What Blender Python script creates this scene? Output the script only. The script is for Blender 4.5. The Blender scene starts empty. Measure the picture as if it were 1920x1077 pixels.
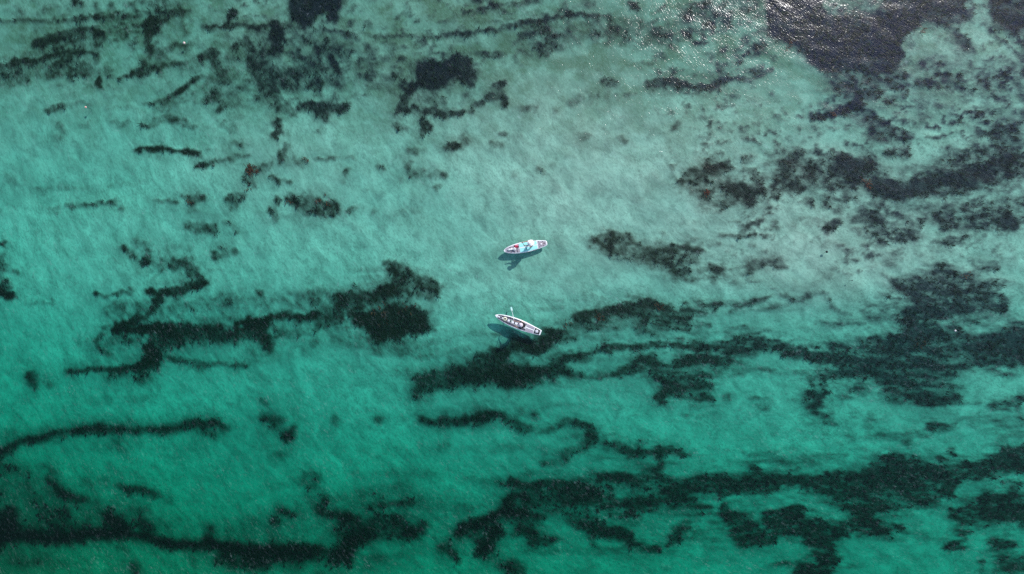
import bpy, bmesh, math, random
import numpy as np
from mathutils import Vector, Matrix

# ------------------------------------------------------------------ camera, sky, sun, exposure
scene = bpy.context.scene
C = scene.collection
H, F = 52.0, 1280.0                       # drone height (m), focal length in photo pixels (1920 wide)
cam_d = bpy.data.cameras.new('camera'); cam = bpy.data.objects.new('camera', cam_d); C.objects.link(cam)
cam.location = (0, 0, H); cam.rotation_euler = (0, 0, 0)
cam_d.sensor_fit = 'HORIZONTAL'; cam_d.sensor_width = 36.0; cam_d.lens = 36.0 * F / 1920.0
cam_d.clip_start = 0.5; cam_d.clip_end = 3000
scene.camera = cam

SUN = Vector((0.64, 0.78, 1.0)).normalized()       # direction towards the sun
elev = math.asin(SUN.z); azim = math.atan2(SUN.x, SUN.y)
world = bpy.data.worlds.new('World'); scene.world = world; world.use_nodes = True
wn = world.node_tree.nodes; wn.clear()
sky = wn.new('ShaderNodeTexSky'); sky.sky_type = 'NISHITA'; sky.sun_disc = False
sky.sun_elevation = elev; sky.sun_rotation = azim
bg = wn.new('ShaderNodeBackground'); bg.inputs['Strength'].default_value = 0.135
wo = wn.new('ShaderNodeOutputWorld')
world.node_tree.links.new(sky.outputs[0], bg.inputs[0]); world.node_tree.links.new(bg.outputs[0], wo.inputs[0])
sun_d = bpy.data.lights.new('sun', 'SUN'); sun_d.energy = 2.8; sun_d.angle = math.radians(0.53); sun_d.color = (1.0, 0.975, 0.945)
sun = bpy.data.objects.new('sun', sun_d); C.objects.link(sun)
sun.rotation_euler = SUN.to_track_quat('Z', 'Y').to_euler(); sun.location = SUN * 80
vs = scene.view_settings
scene.display_settings.display_device = 'sRGB'
vs.view_transform = 'Standard'; vs.look = 'None'; vs.exposure = 0.33; vs.gamma = 1.0; vs.use_curve_mapping = False
scene.cycles.transparent_max_bounces = 12
scene.cycles.use_denoising = False      # keeps the single sun sparks on the ripples
scene.cycles.max_bounces = 4; scene.cycles.diffuse_bounces = 2; scene.cycles.glossy_bounces = 2; scene.cycles.transmission_bounces = 2; scene.cycles.volume_bounces = 0

rng = np.random.default_rng(11); random.seed(11)

# ------------------------------------------------------------------ helpers
def W(px, py, z=0.0):
    """photo pixel -> world point on the level z"""
    s = (H - z) / F
    return Vector(((px - 960.0) * s, (538.5 - py) * s, z))

def tag(o, label=None, cat=None, group=None, kind=None):
    for k, v in (('label', label), ('category', cat), ('group', group), ('kind', kind)):
        if v: o[k] = v
    return o

def empty(name, loc=(0, 0, 0), rz=0.0):
    o = bpy.data.objects.new(name, None); C.objects.link(o)
    o.location = loc; o.rotation_euler = (0, 0, rz); o.empty_display_size = 0.2
    return o

def link_mesh(name, me, mat, parent=None, smooth=True):
    o = bpy.data.objects.new(name, me); C.objects.link(o)
    if mat: me.materials.append(mat)
    if smooth and len(me.polygons): me.polygons.foreach_set('use_smooth', np.ones(len(me.polygons), dtype=bool))
    if parent: o.parent = parent
    return o

def from_bm(name, bm, mat, parent=None, smooth=True):
    bmesh.ops.recalc_face_normals(bm, faces=bm.faces)
    me = bpy.data.meshes.new(name); bm.to_mesh(me); bm.free()
    return link_mesh(name, me, mat, parent, smooth)

def np_mesh(name, co, quads=None, tris=None):
    me = bpy.data.meshes.new(name)
    nq = 0 if quads is None else len(quads); nt = 0 if tris is None else len(tris)
    idx = np.concatenate([a.ravel() for a in (quads, tris) if a is not None and len(a)]).astype(np.int32)
    tot = np.concatenate([np.full(nq, 4), np.full(nt, 3)]).astype(np.int32)
    st = np.concatenate([[0], np.cumsum(tot)[:-1]]).astype(np.int32)
    me.vertices.add(len(co)); me.vertices.foreach_set('co', np.ascontiguousarray(co, dtype=np.float32).ravel())
    me.loops.add(len(idx)); me.loops.foreach_set('vertex_index', idx)
    me.polygons.add(len(tot)); me.polygons.foreach_set('loop_start', st)
    me.update(calc_edges=True)
    return me

_tab = rng.random((8, 256, 256))
def vnoise(x, y, k=0):
    t = _tab[k % 8]
    xi = np.floor(x).astype(int); yi = np.floor(y).astype(int)
    fx = x - xi; fy = y - yi
    fx = fx * fx * (3 - 2 * fx); fy = fy * fy * (3 - 2 * fy)
    a = t[yi & 255, xi & 255]; b = t[yi & 255, (xi + 1) & 255]
    c = t[(yi + 1) & 255, xi & 255]; d = t[(yi + 1) & 255, (xi + 1) & 255]
    return (a * (1 - fx) + b * fx) * (1 - fy) + (c * (1 - fx) + d * fx) * fy

def fbm(x, y, octs=4, k=0, gain=0.5):
    s = 0.0; a = 1.0; n = 0.0
    for i in range(octs):
        s = s + a * vnoise(x * 2 ** i + 17.3 * i, y * 2 ** i - 9.1 * i, k + i); n += a; a *= gain
    return s / n            # 0..1, mean about 0.5

def sstep(e0, e1, x):
    t = np.clip((x - e0) / (e1 - e0), 0, 1); return t * t * (3 - 2 * t)

# ------------------------------------------------------------------ material helpers
class NT:
    def __init__(self, name):
        self.m = bpy.data.materials.new(name); self.m.use_nodes = True
        self.t = self.m.node_tree; self.t.nodes.clear(); self.out = self.n('ShaderNodeOutputMaterial')
    def n(self, typ, **kw):
        nd = self.t.nodes.new(typ)
        for k, v in kw.items():
            if hasattr(nd, k): setattr(nd, k, v)
        return nd
    def l(self, a, b): self.t.links.new(a, b)
    def set(self, nd, **kw):
        for k, v in kw.items(): nd.inputs[k.replace('_', ' ')].default_value = v
        return nd
    def math(self, op, a, b=None, clamp=False):
        nd = self.n('ShaderNodeMath'); nd.operation = op; nd.use_clamp = clamp
        for i, v in enumerate((a, b)):
            if v is None: continue
            if isinstance(v, (int, float)): nd.inputs[i].default_value = v
            else: self.l(v, nd.inputs[i])
        return nd.outputs[0]
    def mix(self, fac, a, b):
        nd = self.n('ShaderNodeMix'); nd.data_type = 'RGBA'
        for sock, v in ((nd.inputs[0], fac), (nd.inputs[6], a), (nd.inputs[7], b)):
            if isinstance(v, (int, float)): sock.default_value = v
            elif isinstance(v, tuple): sock.default_value = v if len(v) == 4 else v + (1,)
            else: self.l(v, sock)
        return nd.outputs[2]
    def noise(self, vec, scale, detail=3.0, rough=0.55, dist=0.0):
        nd = self.n('ShaderNodeTexNoise'); nd.noise_dimensions = '3D'
        self.set(nd, Scale=scale, Detail=detail, Roughness=rough, Distortion=dist)
        if vec is not None: self.l(vec, nd.inputs['Vector'])
        return nd.outputs['Fac']
    def mapping(self, vec, rot=(0, 0, 0), scale=(1, 1, 1)):
        nd = self.n('ShaderNodeMapping'); nd.inputs['Rotation'].default_value = rot; nd.inputs['Scale'].default_value = scale
        self.l(vec, nd.inputs['Vector']); return nd.outputs[0]

def simple_mat(name, col, rough=0.5, var=0.12, scale=9.0, bump=0.0, metallic=0.0):
    """painted or woven surface: colour with a slow procedural unevenness"""
    t = NT(name); tc = t.n('ShaderNodeTexCoord')
    nz = t.noise(tc.outputs['Object'], scale, 4.0)
    lo = tuple(c * (1 - var) for c in col); hi = tuple(min(1, c * (1 + var)) for c in col)
    b = t.n('ShaderNodeBsdfPrincipled'); t.set(b, Roughness=rough, Metallic=metallic)
    t.l(t.mix(nz, lo, hi), b.inputs['Base Color'])
    if bump:
        bp = t.n('ShaderNodeBump'); t.set(bp, Strength=bump, Distance=0.01)
        t.l(t.noise(tc.outputs['Object'], scale * 12, 2.0), bp.inputs['Height']); t.l(bp.outputs[0], b.inputs['Normal'])
    t.l(b.outputs[0], t.out.inputs['Surface'])
    return t.m

# ------------------------------------------------------------------ where the seagrass grows (surveyed in photo pixels)
# each bed: label, list of entries; an entry is (density, 'x,y,r x,y,r ...') for a strip, ('P', density, 'x,y x,y ...') for a field
BEDS = [
 ('thin seagrass line along the top left corner above the pale sand', [
  (.72,'-10,38,3 20,42,4 55,41,4 110,40,5 150,37,6 200,33,6 260,30,5'), ('P',.3,'100,5 290,0 290,30 130,35 60,30'),
  (.7,'140,1,8 150,3,6'), (.6,'245,6,7 265,5,5'), (.45,'285,10,10 310,12,14 340,10,8'), (.35,'30,25,12 45,22,10')]),
 ('broad green-black seagrass bed at the upper left edge with a hooked upper arm', [
  (.88,'68,82,9 100,73,13 135,61,12 165,57,8 188,61,7'), ('P',.6,'70,85 110,72 190,58 193,100 182,140 120,148 60,150 20,160 -20,162 -20,124 60,112 80,100'),
  (.85,'-10,123,6 25,119,6 62,113,6 110,101,5 150,98,5 185,102,4'), (.6,'190,62,5 193,75,4'), (.6,'10,135,14 30,145,14 50,148,10'), (.55,'130,115,14 150,130,12')]),
 ('small round dark seagrass tuft on pale sand below the upper left bed', [(.97,'188,154,7 188,160,8 189,166,6')]),
 ('faint ring of seagrass on pale sand near the upper left', [(.5,'200,127,4 208,133,4 205,141,4 196,141,4 192,134,4 197,128,4'), (.3,'200,134,6'), (.5,'218,62,3 240,61,3 258,59,3'), (.5,'232,68,4 238,78,4 248,86,4 257,80,4 259,70,4'), (.55,'190,142,5 205,145,4 225,146,3 235,140,3')]),
 ('dark seagrass bed with a long hooked tail right of the pale sand, upper left', [
  ('P',.88,'268,35 290,30 300,45 298,60 285,72 275,70 267,55'), (.82,'290,40,11 315,33,10 330,24,9 345,28,6'), (.4,'350,30,9 362,36,6'),
  (.7,'280,68,6 281,90,6 283,105,6 272,120,6 255,137,5 240,142,4'), (.55,'298,92,6 320,90,8 345,85,5 365,80,4'), (.4,'290,104,8 318,104,10'),
  (.65,'250,140,6 280,131,8 300,123,8 322,121,6 350,118,4'), (.25,'330,60,22 350,95,20')]),
 ('thin diagonal seagrass streak on pale sand in the upper left', [(.85,'370,148,4 350,158,5 330,172,6 312,184,6'), (.65,'300,189,4 270,196,4'), (.35,'240,200,3 195,203,2'), (.55,'88,207,5 110,202,6 140,196,5 165,197,4')]),
 ('loose row of faint seagrass tufts across the left, above the middle', [(.62,'265,238,5 285,232,7 305,224,8 325,226,8 345,232,7 365,236,5'), (.35,'212,232,8 238,230,8'), (.4,'112,238,9'), (.35,'110,257,12 120,253,9'), (.3,'150,237,4 180,228,4'), (.35,'418,236,7 440,236,7 432,248,6')]),
 ('mottled seagrass patches left of the top dark bed', [
  (.85,'380,106,8 392,98,10 406,95,8'), (.8,'400,113,10 412,128,9 424,143,9 432,155,6'), ('P',.36,'375,70 480,55 480,200 430,205 385,190 370,140'),
  (.9,'440,22,8 432,36,7 423,46,6'), (.88,'385,52,4 420,49,5 450,50,5 485,52,5'), (.75,'440,90,8 462,80,11 476,95,10'), (.5,'372,187,7 400,180,13 425,190,10 412,205,8'), (.6,'470,100,12 475,140,10')]),
 ('black blocky seagrass bed touching the top edge, left of centre', [
  ('P',1.0,'540,12 545,-20 642,-20 643,15 632,48 612,46 604,34 590,40 588,52 570,53 548,42 540,30'), (.65,'540,50,5 575,54,5 650,60,6 672,72,8')]),
 ('upright black seagrass strip under the black block at the top', [('P',1.0,'506,52 515,42 528,50 535,75 533,100 525,107 513,95 505,75'), (.8,'480,52,4 500,49,5 515,46,6')]),
 ('small slanted black oval of seagrass below the top black block', [(.95,'621,108,8 628,120,9 632,129,6'), (.5,'622,96,7 626,105,8')]),
 ('wide mottled seagrass meadow below the black beds at the top left', [
  ('P',.58,'480,58 520,50 600,55 660,60 674,95 645,120 640,165 600,172 560,175 520,178 478,182'), (.7,'485,115,18 520,140,18 555,152,18 575,120,14'), (.68,'490,150,16 540,165,14'),
  (.9,'562,199,9 590,200,13 615,205,13 637,203,9 652,198,5'), (.85,'596,216,9 606,222,6'), (.62,'505,186,13 535,202,12 550,215,8'), (.85,'520,232,10 525,244,10 518,258,8'), (.62,'628,178,5 637,192,6'), (.45,'490,188,12'), (.4,'595,248,6'),
  ('P',.36,'670,95 720,85 770,110 785,150 770,190 740,180 700,170 660,165'), (.45,'690,120,16 725,165,14'), (.4,'740,100,10')]),
 ('dark jagged seagrass bed at the top centre, curled like a claw', [
  ('P',.92,'780,116 800,112 832,112 858,100 880,105 895,125 898,142 893,165 880,170 865,160 850,152 835,165 820,172 800,172 790,165 782,150 778,130'),
  (.85,'778,162,12 766,183,11 750,204,8'), (.6,'760,160,12'), (.78,'745,208,4 775,207,8 810,210,8 835,215,8 860,213,5 885,211,4'), ('P',.45,'790,170 835,165 880,172 880,200 800,205'),
  (.85,'932,165,8 944,157,4'), (.85,'940,178,8 945,195,7'), (.8,'925,182,8 902,197,6 885,200,4'), (.55,'880,100,5 920,105,8 945,103,6')]),
 ('pair of small seagrass tufts on pale sand below the claw-shaped bed', [(.62,'742,234,8 760,238,7'), (.75,'790,231,9 801,240,9 795,250,6')]),
 ('small black seagrass clump on pale sand above the paddle boards', [(.88,'838,274,6 848,276,9 862,277,6'), (.55,'872,268,9 882,264,8'), (.55,'925,270,7 940,270,6'), (.5,'945,249,6')]),
 ('thin wavy seagrass lines along the top edge right of centre', [
  (.75,'870,25,4 895,18,4 925,10,4 955,8,4 985,6,6 1010,5,6'), (.8,'890,0,6 900,1,5'), (.8,'815,70,4 840,62,5 862,63,4 890,60,4 930,55,4 962,49,5 1000,40,6 1040,32,5 1080,27,5 1120,30,4 1140,31,3'),
  (.6,'690,44,7 694,51,6'), (.35,'665,48,9'), (.4,'740,50,5'), (.55,'640,60,3 720,66,3 815,69,3'), (.55,'1060,14,8 1062,22,6'), (.6,'1100,5,9 1112,8,6'), (.75,'1178,10,7 1192,17,6'), (.75,'1228,24,4 1238,18,3 1248,13,3')]),
 ('grey-green mottled seagrass field at the top, right of centre', [
  ('P',.45,'960,75 1000,50 1060,42 1150,30 1200,40 1250,28 1300,10 1420,-20 1436,30 1380,60 1330,62 1290,72 1250,84 1180,92 1100,78 1060,95 1000,112 970,100'),
  (.65,'988,62,11 1020,55,11 1036,74,11 1036,92,7 1008,88,11'), (.62,'990,62,4 972,74,4 961,86,3'), (.58,'967,104,3 973,120,3'), (.55,'1195,40,9 1198,56,4'), (.55,'1330,12,14 1350,28,14 1334,48,9'), (.6,'1240,101,5 1251,106,4'), (.55,'1130,60,14 1160,55,12'), (.55,'1250,60,12 1225,60,9'), (.5,'1290,35,14')]),
 ('dark crooked seagrass strip on pale sand left of the big navy bed', [
  (.55,'1136,152,8 1146,152,9'), (.5,'1158,155,8'), (.9,'1213,158,8 1235,155,10 1260,156,10 1285,160,8 1310,163,7 1330,166,8 1345,160,9 1360,150,8'), (.62,'1330,100,7 1338,110,6'), (.6,'1355,90,9'), (.72,'1344,122,5 1352,138,8 1356,146,7'), (.65,'1370,148,4 1400,146,5 1428,140,8 1445,132,6'), (.68,'1438,82,4 1408,92,4 1391,105,5 1385,117,4'), (.55,'1408,132,7 1425,126,10'), (.3,'1340,175,4 1343,196,3'),
  (.72,'1175,181,5 1190,175,4'), (.5,'1125,180,5'), (.5,'1070,190,8 1097,184,5'), (.62,'978,203,7 1005,203,5'), (.3,'1043,207,8'), (.62,'1266,236,4 1260,243,4'), (.6,'1318,220,3 1334,218,3'), (.4,'1375,195,5'), (.42,'1092,255,9 1110,257,4'), (.62,'1164,260,5 1172,267,4'), (.4,'975,252,5'), (.5,'1012,315,5 1015,323,4'), (.4,'965,328,7')]),
 ('large navy seagrass bed filling the top right, flecked with sun glints', [
  ('P',.95,'1438,-20 1700,-20 1745,15 1722,58 1690,75 1692,105 1680,130 1640,142 1600,137 1560,142 1535,136 1515,125 1500,102 1470,84 1438,72'),
  (.6,'1560,150,18 1600,165,26 1650,160,26 1690,150,18'), ('P',.5,'1540,140 1690,120 1700,190 1620,195 1570,170')]),
 ('navy seagrass at the top right corner cut by a pale sand strip', [
  ('P',.9,'1700,-20 1822,-20 1826,36 1805,48 1760,52 1730,35'), ('P',.9,'1853,-20 1940,-20 1940,45 1905,62 1880,56 1862,40 1852,25'), (.7,'1880,40,20 1905,55,16 1930,60,20'),
  (.85,'1790,62,11 1800,75,13 1812,86,11'), (.5,'1775,70,12 1822,95,10'), (.72,'1845,45,4 1865,65,4 1882,76,4 1900,92,4 1916,106,8'), (.68,'1772,148,9 1782,155,11 1792,167,9'), (.62,'1718,156,7 1742,152,8'), ('P',.33,'1690,100 1930,110 1930,215 1800,225 1720,215 1690,180'), (.5,'1905,150,10'), (.5,'1760,115,14 1730,120,10'), (.45,'1850,165,14')]),
 ('dark arrow-shaped seagrass patch on pale sand at the upper right', [
  (.95,'1610,180,10 1605,195,13 1590,205,12 1570,211,10 1546,218,7 1526,225,5'), ('P',.68,'1580,198 1617,190 1640,208 1662,225 1682,245 1672,260 1640,258 1620,240 1600,228'), (.58,'1640,252,13 1682,250,9 1702,256,9'), (.42,'1450,178,6'), (.4,'1720,230,12'), (.55,'1528,232,6 1531,240,4')]),
 ('long mottled seagrass belt across the right side above the middle', [
  ('P',.7,'1440,320 1465,300 1470,280 1497,273 1512,296 1560,285 1600,295 1628,288 1640,310 1665,332 1692,340 1716,322 1722,312 1752,305 1775,300 1782,276 1830,270 1860,262 1940,262 1940,330 1880,350 1840,360 1780,366 1740,371 1700,380 1660,372 1620,361 1560,356 1500,356 1440,372'),
  (.9,'1575,308,20 1622,312,22 1600,335,16'), (.9,'1655,352,22 1700,358,18 1760,336,20 1800,335,24 1850,322,22 1900,300,20'), (.7,'1665,287,10 1690,285,14 1700,292,10'), (.75,'1778,272,3 1776,300,3'), (.8,'1470,310,16 1490,290,12'), (.75,'1900,255,20 1870,250,14'),
  (.5,'1830,255,10 1880,240,15 1915,228,10')]),
 ('mottled greenish seagrass patch right of the upper paddle board', [
  ('P',.62,'1268,330 1300,310 1330,305 1365,303 1360,330 1385,350 1410,345 1440,330 1440,372 1410,392 1380,390 1340,386 1310,376 1280,362 1258,345'), (.8,'1310,328,13 1345,318,11 1365,312,9'), (.8,'1372,352,12 1402,358,14 1405,380,10'), (.6,'1398,297,12 1416,297,8'), (.42,'1320,386,12 1352,390,10'), (.32,'1230,325,6'), (.35,'1262,312,7'), (.7,'1425,335,10 1432,318,8')]),
 ('scattered seagrass tufts and loose bands under the belt at the right', [
  (.5,'1518,376,9 1522,382,7'), ('P',.4,'1540,355 1660,372 1700,385 1690,410 1620,412 1560,405 1540,385'), (.9,'1552,428,8 1562,420,9 1570,417,6'), (.88,'1598,416,6 1620,408,12 1648,408,9'), (.75,'1635,428,14 1660,430,9'), (.58,'1690,440,11 1722,435,13 1700,420,13'), (.75,'1704,438,8'),
  (.55,'1690,400,9 1740,394,11 1790,389,9 1830,390,9 1880,384,12 1925,378,12'), (.68,'1770,415,14 1810,415,11 1860,410,16 1905,414,14'), (.95,'1868,414,8 1886,419,12 1898,424,8'), (.5,'1750,455,7 1795,448,12 1815,445,8'), (.5,'1660,455,9'), (.3,'1750,470,8'), (.75,'1760,410,9'), (.3,'1850,445,8'), (.4,'1880,392,12')]),
 ('hazy dark seagrass patch right of the paddle boards at mid height', [
  ('P',.62,'1112,448 1150,436 1190,442 1230,462 1300,460 1322,475 1290,500 1312,520 1270,518 1220,495 1160,482 1125,470'), (.75,'1118,452,7 1140,443,9 1156,440,7 1182,442,5'), (.6,'1130,465,9 1150,475,10 1180,476,10 1210,482,12'), (.82,'1212,480,9 1245,470,9 1285,464,7 1312,470,5'), (.55,'1220,490,14 1245,497,12 1270,510,12 1300,520,9'), (.65,'1330,500,7 1352,509,8'), (.5,'1290,490,14'), (.4,'1400,505,13 1420,495,9 1440,490,9'), (.52,'1460,495,11 1472,500,7'), (.5,'1340,443,3 1385,442,5 1402,442,3'), (.38,'1238,442,9'), (.4,'1118,462,10'), (.35,'1565,500,7')]),
 ('large blue-black seagrass bed at the right edge below the middle', [
  ('P',.8,'1655,515 1690,518 1730,510 1770,490 1790,500 1830,515 1860,530 1885,560 1892,580 1870,600 1940,605 1940,690 1870,692 1830,692 1800,700 1795,720 1806,745 1780,756 1720,760 1690,762 1665,756 1645,730 1640,716 1600,711 1560,716 1600,690 1640,672 1650,640 1690,630 1690,612 1687,580 1705,565'),
  (.97,'1700,640,10 1750,625,12 1790,630,12 1830,645,15 1880,652,18 1925,640,16'), (.9,'1720,580,14 1780,568,17 1842,575,13 1882,575,7'), (.95,'1700,590,11 1708,612,11'), (.65,'1668,550,6 1692,548,4'), (.75,'1770,500,14 1740,520,12'), (.62,'1830,497,9 1855,500,11'), (.9,'1690,670,14 1720,680,14 1760,690,14'), (.8,'1700,745,12 1740,750,12 1785,742,12'), (.75,'1900,680,12')]),
 ('dark seagrass tongue reaching left from the bed at the right edge', [
  (.85,'1425,648,8 1460,651,10 1500,659,11 1560,672,11 1620,672,13 1660,665,14'), (.75,'1560,648,8 1600,645,9 1650,642,9 1690,636,10'), (.9,'1545,708,7 1570,698,9 1600,692,12 1640,688,14 1680,690,16'), (.85,'1525,735,11 1528,752,13 1540,730,9'), (.55,'1510,750,8 1535,775,9 1560,790,8'),
  (.42,'1590,738,9'), (.45,'1635,785,8')]),
 ('thin crooked seagrass line on pale sand at the right of centre', [(.7,'1465,553,6 1485,563,5 1510,550,5 1540,548,4'), (.5,'1555,563,4 1575,590,8 1592,588,6'), (.45,'1627,570,3 1620,586,4'), (.75,'1370,585,4 1400,572,5 1420,565,5 1442,557,4')]),
 ('long dark seagrass streak trailing right from the lower paddle board', [
  ('P',.75,'1015,620 1050,610 1085,590 1130,580 1180,570 1230,567 1260,575 1290,587 1322,606 1320,620 1260,618 1200,616 1150,618 1110,626 1080,636 1040,642 1015,662 990,658 972,648 990,632'),
  (.95,'1085,594,7 1130,585,8 1180,576,10 1220,571,8 1252,576,7'), (.85,'1278,581,5 1320,577,7 1346,570,5'), (.52,'1395,616,5'), (.52,'1330,613,5'), (.95,'965,640,13 990,648,13 1012,655,11 1022,638,12 1045,625,10'), (.75,'1240,612,8 1290,615,7')]),
 ('wide black seagrass band below the lower paddle board', [
  ('P',.95,'762,706 800,695 840,682 880,672 905,658 935,648 960,640 985,655 958,670 975,682 1010,682 1050,676 1085,662 1062,680 1080,695 1108,705 1090,712 1040,712 1020,720 980,730 950,736 920,726 880,729 840,736 800,746 775,749 766,735 776,720'),
  (.92,'1060,672,7 1100,665,6 1140,655,6 1170,649,5 1220,646,5 1280,646,6 1330,648,7 1370,646,9 1400,642,9 1432,643,9'), (.92,'1090,702,7 1120,706,6 1150,698,6 1182,690,8')]),
 ('lumpy black seagrass bed right of the wide band, lower centre right', [
  (.95,'1200,680,13 1220,672,11 1232,686,11'), (.9,'1268,680,9 1310,672,9 1342,675,9'), (.85,'1370,662,10 1392,655,11 1422,650,11'), ('P',.8,'1195,690 1240,690 1280,690 1330,690 1337,720 1347,735 1332,750 1300,756 1250,756 1235,745 1240,725 1220,705'), (.97,'1247,738,10 1241,750,9'), (.85,'1320,735,12'), (.42,'1365,745,8'), (.45,'1410,748,6 1432,756,9'), (.6,'1380,680,14 1350,690,12')]),
 ('twisting black seagrass bed left of centre with long thin arms', [
  (.92,'281,550,7 300,552,9 330,545,9 360,537,8 385,530,6'), (.88,'305,560,6 290,580,6 280,590,5 260,600,7 235,605,7 213,616,7'), (.75,'190,630,4 182,645,5 190,655,5 206,666,4'), (.6,'205,620,4 192,630,4'),
  (.97,'215,618,5 260,617,6 300,613,12 340,620,16 380,625,17 420,624,15 460,610,11 490,605,11 530,600,11 570,598,9 592,595,8'),
  ('P',.82,'275,640 300,612 350,605 400,612 440,605 480,600 530,592 590,590 600,605 560,626 520,640 500,652 480,640 440,645 400,645 350,652 320,660 302,690 282,716 265,706 275,680'), (.6,'225,640,6 250,636,6'),
  (.97,'280,650,11 290,668,13 275,685,11 255,691,7 232,692,6 180,693,4 128,697,4'), (.5,'135,708,4'), (.62,'205,708,5 235,700,6'), (.85,'265,710,9'), (.8,'320,672,5 345,680,6 380,682,5 400,682,4 440,686,3 462,684,3'), (.4,'375,695,8'),
  (.85,'505,650,9 500,640,13'), (.5,'585,647,7 590,640,6'), (.65,'560,628,5 590,622,4 612,611,4 632,604,4'), ('P',.4,'470,545 600,560 600,590 520,585 460,575'), (.58,'485,550,9'), (.6,'595,562,5'), (.5,'330,575,9 400,570,14 440,560,14')]),
 ('compact black seagrass block left of the lower paddle board', [
  ('P',1.0,'655,590 690,576 740,564 790,574 808,590 811,620 790,629 760,635 720,646 700,652 694,630 680,612 660,606'), ('P',.72,'600,562 640,545 700,545 735,520 722,492 745,485 770,500 815,530 825,545 810,566 780,566 740,562 700,577 650,592 600,602'), (.8,'640,560,12 700,555,14 740,545,12'), (.72,'600,605,8 622,600,8 642,600,6'), (.68,'728,490,7 742,502,9 757,512,9 772,522,9 800,527,11 816,532,7')]),
 ('short black seagrass stubs at the left edge near mid height', [(.97,'-10,545,12 14,553,7 28,555,4'), (.35,'45,565,2 100,566,2'), (.58,'180,552,3 210,550,4 250,545,4'), (.97,'-5,458,4 10,455,4'), (.65,'2,480,7 4,500,11'), (.5,'30,510,5'), (.7,'6,535,13')]),
 ('two small dark seagrass tufts on green sand at the lower left', [(.85,'62,704,6 60,714,9 65,725,7'), (.65,'97,722,6')]),
 ('thin black seagrass dash on pale sand at the left', [(.97,'253,279,3 285,279,6 312,280,4 335,284,3 350,286,5 372,287,5'), (.5,'390,284,2 412,281,2'), (.72,'437,268,6 452,270,5'), (.75,'372,307,4 395,305,6 420,297,5 440,296,6 462,293,5')]),
 ('broken seagrass line across pale sand at the left, above the middle', [(.22,'65,355,5 120,355,6 200,352,5 260,345,4'), (.22,'-10,335,10 40,338,9 80,362,8 100,380,6'), (.32,'98,397,6 120,392,4'), (.72,'130,387,4 160,385,3 185,380,4 217,376,4'), (.52,'290,380,4 332,378,4'), (.78,'360,373,11 382,372,7'), (.5,'350,365,8'), (.5,'360,395,10'), (.7,'358,425,10 385,428,13 402,432,8'), (.5,'422,420,6 445,433,5'), (.7,'432,374,11 440,390,8 454,367,9'), (.65,'463,335,7 475,346,8'), (.6,'465,322,7 478,316,7'), (.35,'228,390,5')]),
 ('patchy dark seagrass cluster on pale sand left of centre', [(.75,'230,465,7 245,475,7 256,478,5'), (.42,'258,455,10 285,458,4'), (.85,'276,484,8 268,493,6'), (.7,'283,470,5'), (.88,'325,497,10 350,490,11 356,502,11 366,512,10 380,526,6'), (.5,'300,500,9 320,480,9'), (.5,'288,515,3 306,505,3'), (.62,'400,478,9 420,472,9 442,475,6'), (.42,'350,472,9'), (.35,'320,465,12')]),
 ('small seagrass clumps along a broken line above left of the upper paddle board', [
  (.85,'540,275,6 531,290,8 525,300,6'), (.62,'490,316,11 502,309,8'), (.62,'553,299,6 572,311,6'), (.58,'590,300,3 620,298,3 640,296,3 662,297,2'), (.62,'513,332,7 525,340,6 547,341,5'), (.8,'650,325,7'), (.65,'715,318,7'), (.62,'768,285,8 792,282,6'), (.55,'763,310,8 760,322,7 777,328,8 802,325,9 832,328,8'), (.4,'820,350,8'), (.3,'750,336,6'), (.4,'687,356,4'), (.3,'640,340,6')]),
 ('reddish brown mottled seagrass patch left of the upper paddle board', [('P',.78,'533,370 560,364 600,372 636,378 642,395 626,406 600,411 575,406 555,391 540,386'), (.65,'510,397,9 517,406,8'), (.6,'520,378,8'), (.52,'655,395,6 667,390,4'), (.42,'700,397,6'), (.22,'740,400,8 790,393,8'), (.3,'570,420,4')]),
 ('long curved black seagrass bank at the left edge, lower left', [
  (1.0,'-15,856,13 20,838,7 50,827,6 90,817,7 130,810,8 180,805,8 220,806,8 260,806,7 300,807,7 330,804,8 360,797,8 400,793,8 418,796,8 425,803,7'), (.8,'388,812,7 407,818,6'), (.7,'219,824,4 221,833,4'), (.75,'120,821,4'), (.4,'185,846,3 202,846,3'), (.9,'0,865,8')]),
 ('hooked and forked dark seagrass tufts in the lower left', [
  (.6,'15,880,9 32,876,12 52,886,9'), (.62,'81,869,4 95,880,5 111,888,4'), (.85,'91,895,5 103,910,7 115,922,7 130,932,7 150,935,7 166,935,5'), (.5,'70,895,5'), (.65,'160,900,5 175,911,6'), (.5,'190,900,5 202,901,5'), (.9,'222,912,5 240,920,6 265,920,7 285,925,7 298,930,6'), (.5,'320,938,5'), (.35,'60,915,12')]),
 ('black seagrass mass in the bottom left corner running right along the edge', [
  (.6,'8,905,9 8,930,9'), (.97,'20,958,12 25,980,16 -5,975,20'), (.62,'60,940,8 85,950,11 75,962,9 102,966,11'), (.8,'125,963,9 120,985,13'), (.6,'165,975,5'), (.95,'203,966,8 213,975,13 236,986,11'), (.9,'268,985,11 288,988,7'), (.6,'265,955,6'), (.6,'337,973,5'),
  (1.0,'-10,1008,22 40,1004,15 80,1008,13 130,1008,12 170,1002,10 210,1002,10 250,1004,8 290,1010,11 320,1022,9 350,1024,9 390,1022,9 430,1025,11 470,1032,13 500,1036,15'), (.9,'395,985,3 398,998,5 390,1010,9'), ('P',.75,'40,985 90,975 180,985 200,1000 60,1000'), (.4,'325,975,3 308,997,3'), (.75,'225,1025,5 242,1030,4'), (.85,'-5,1028,10'),
  (.78,'410,1048,10 440,1050,14 470,1052,16'), (.7,'363,1050,5 366,1058,4')]),
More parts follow.
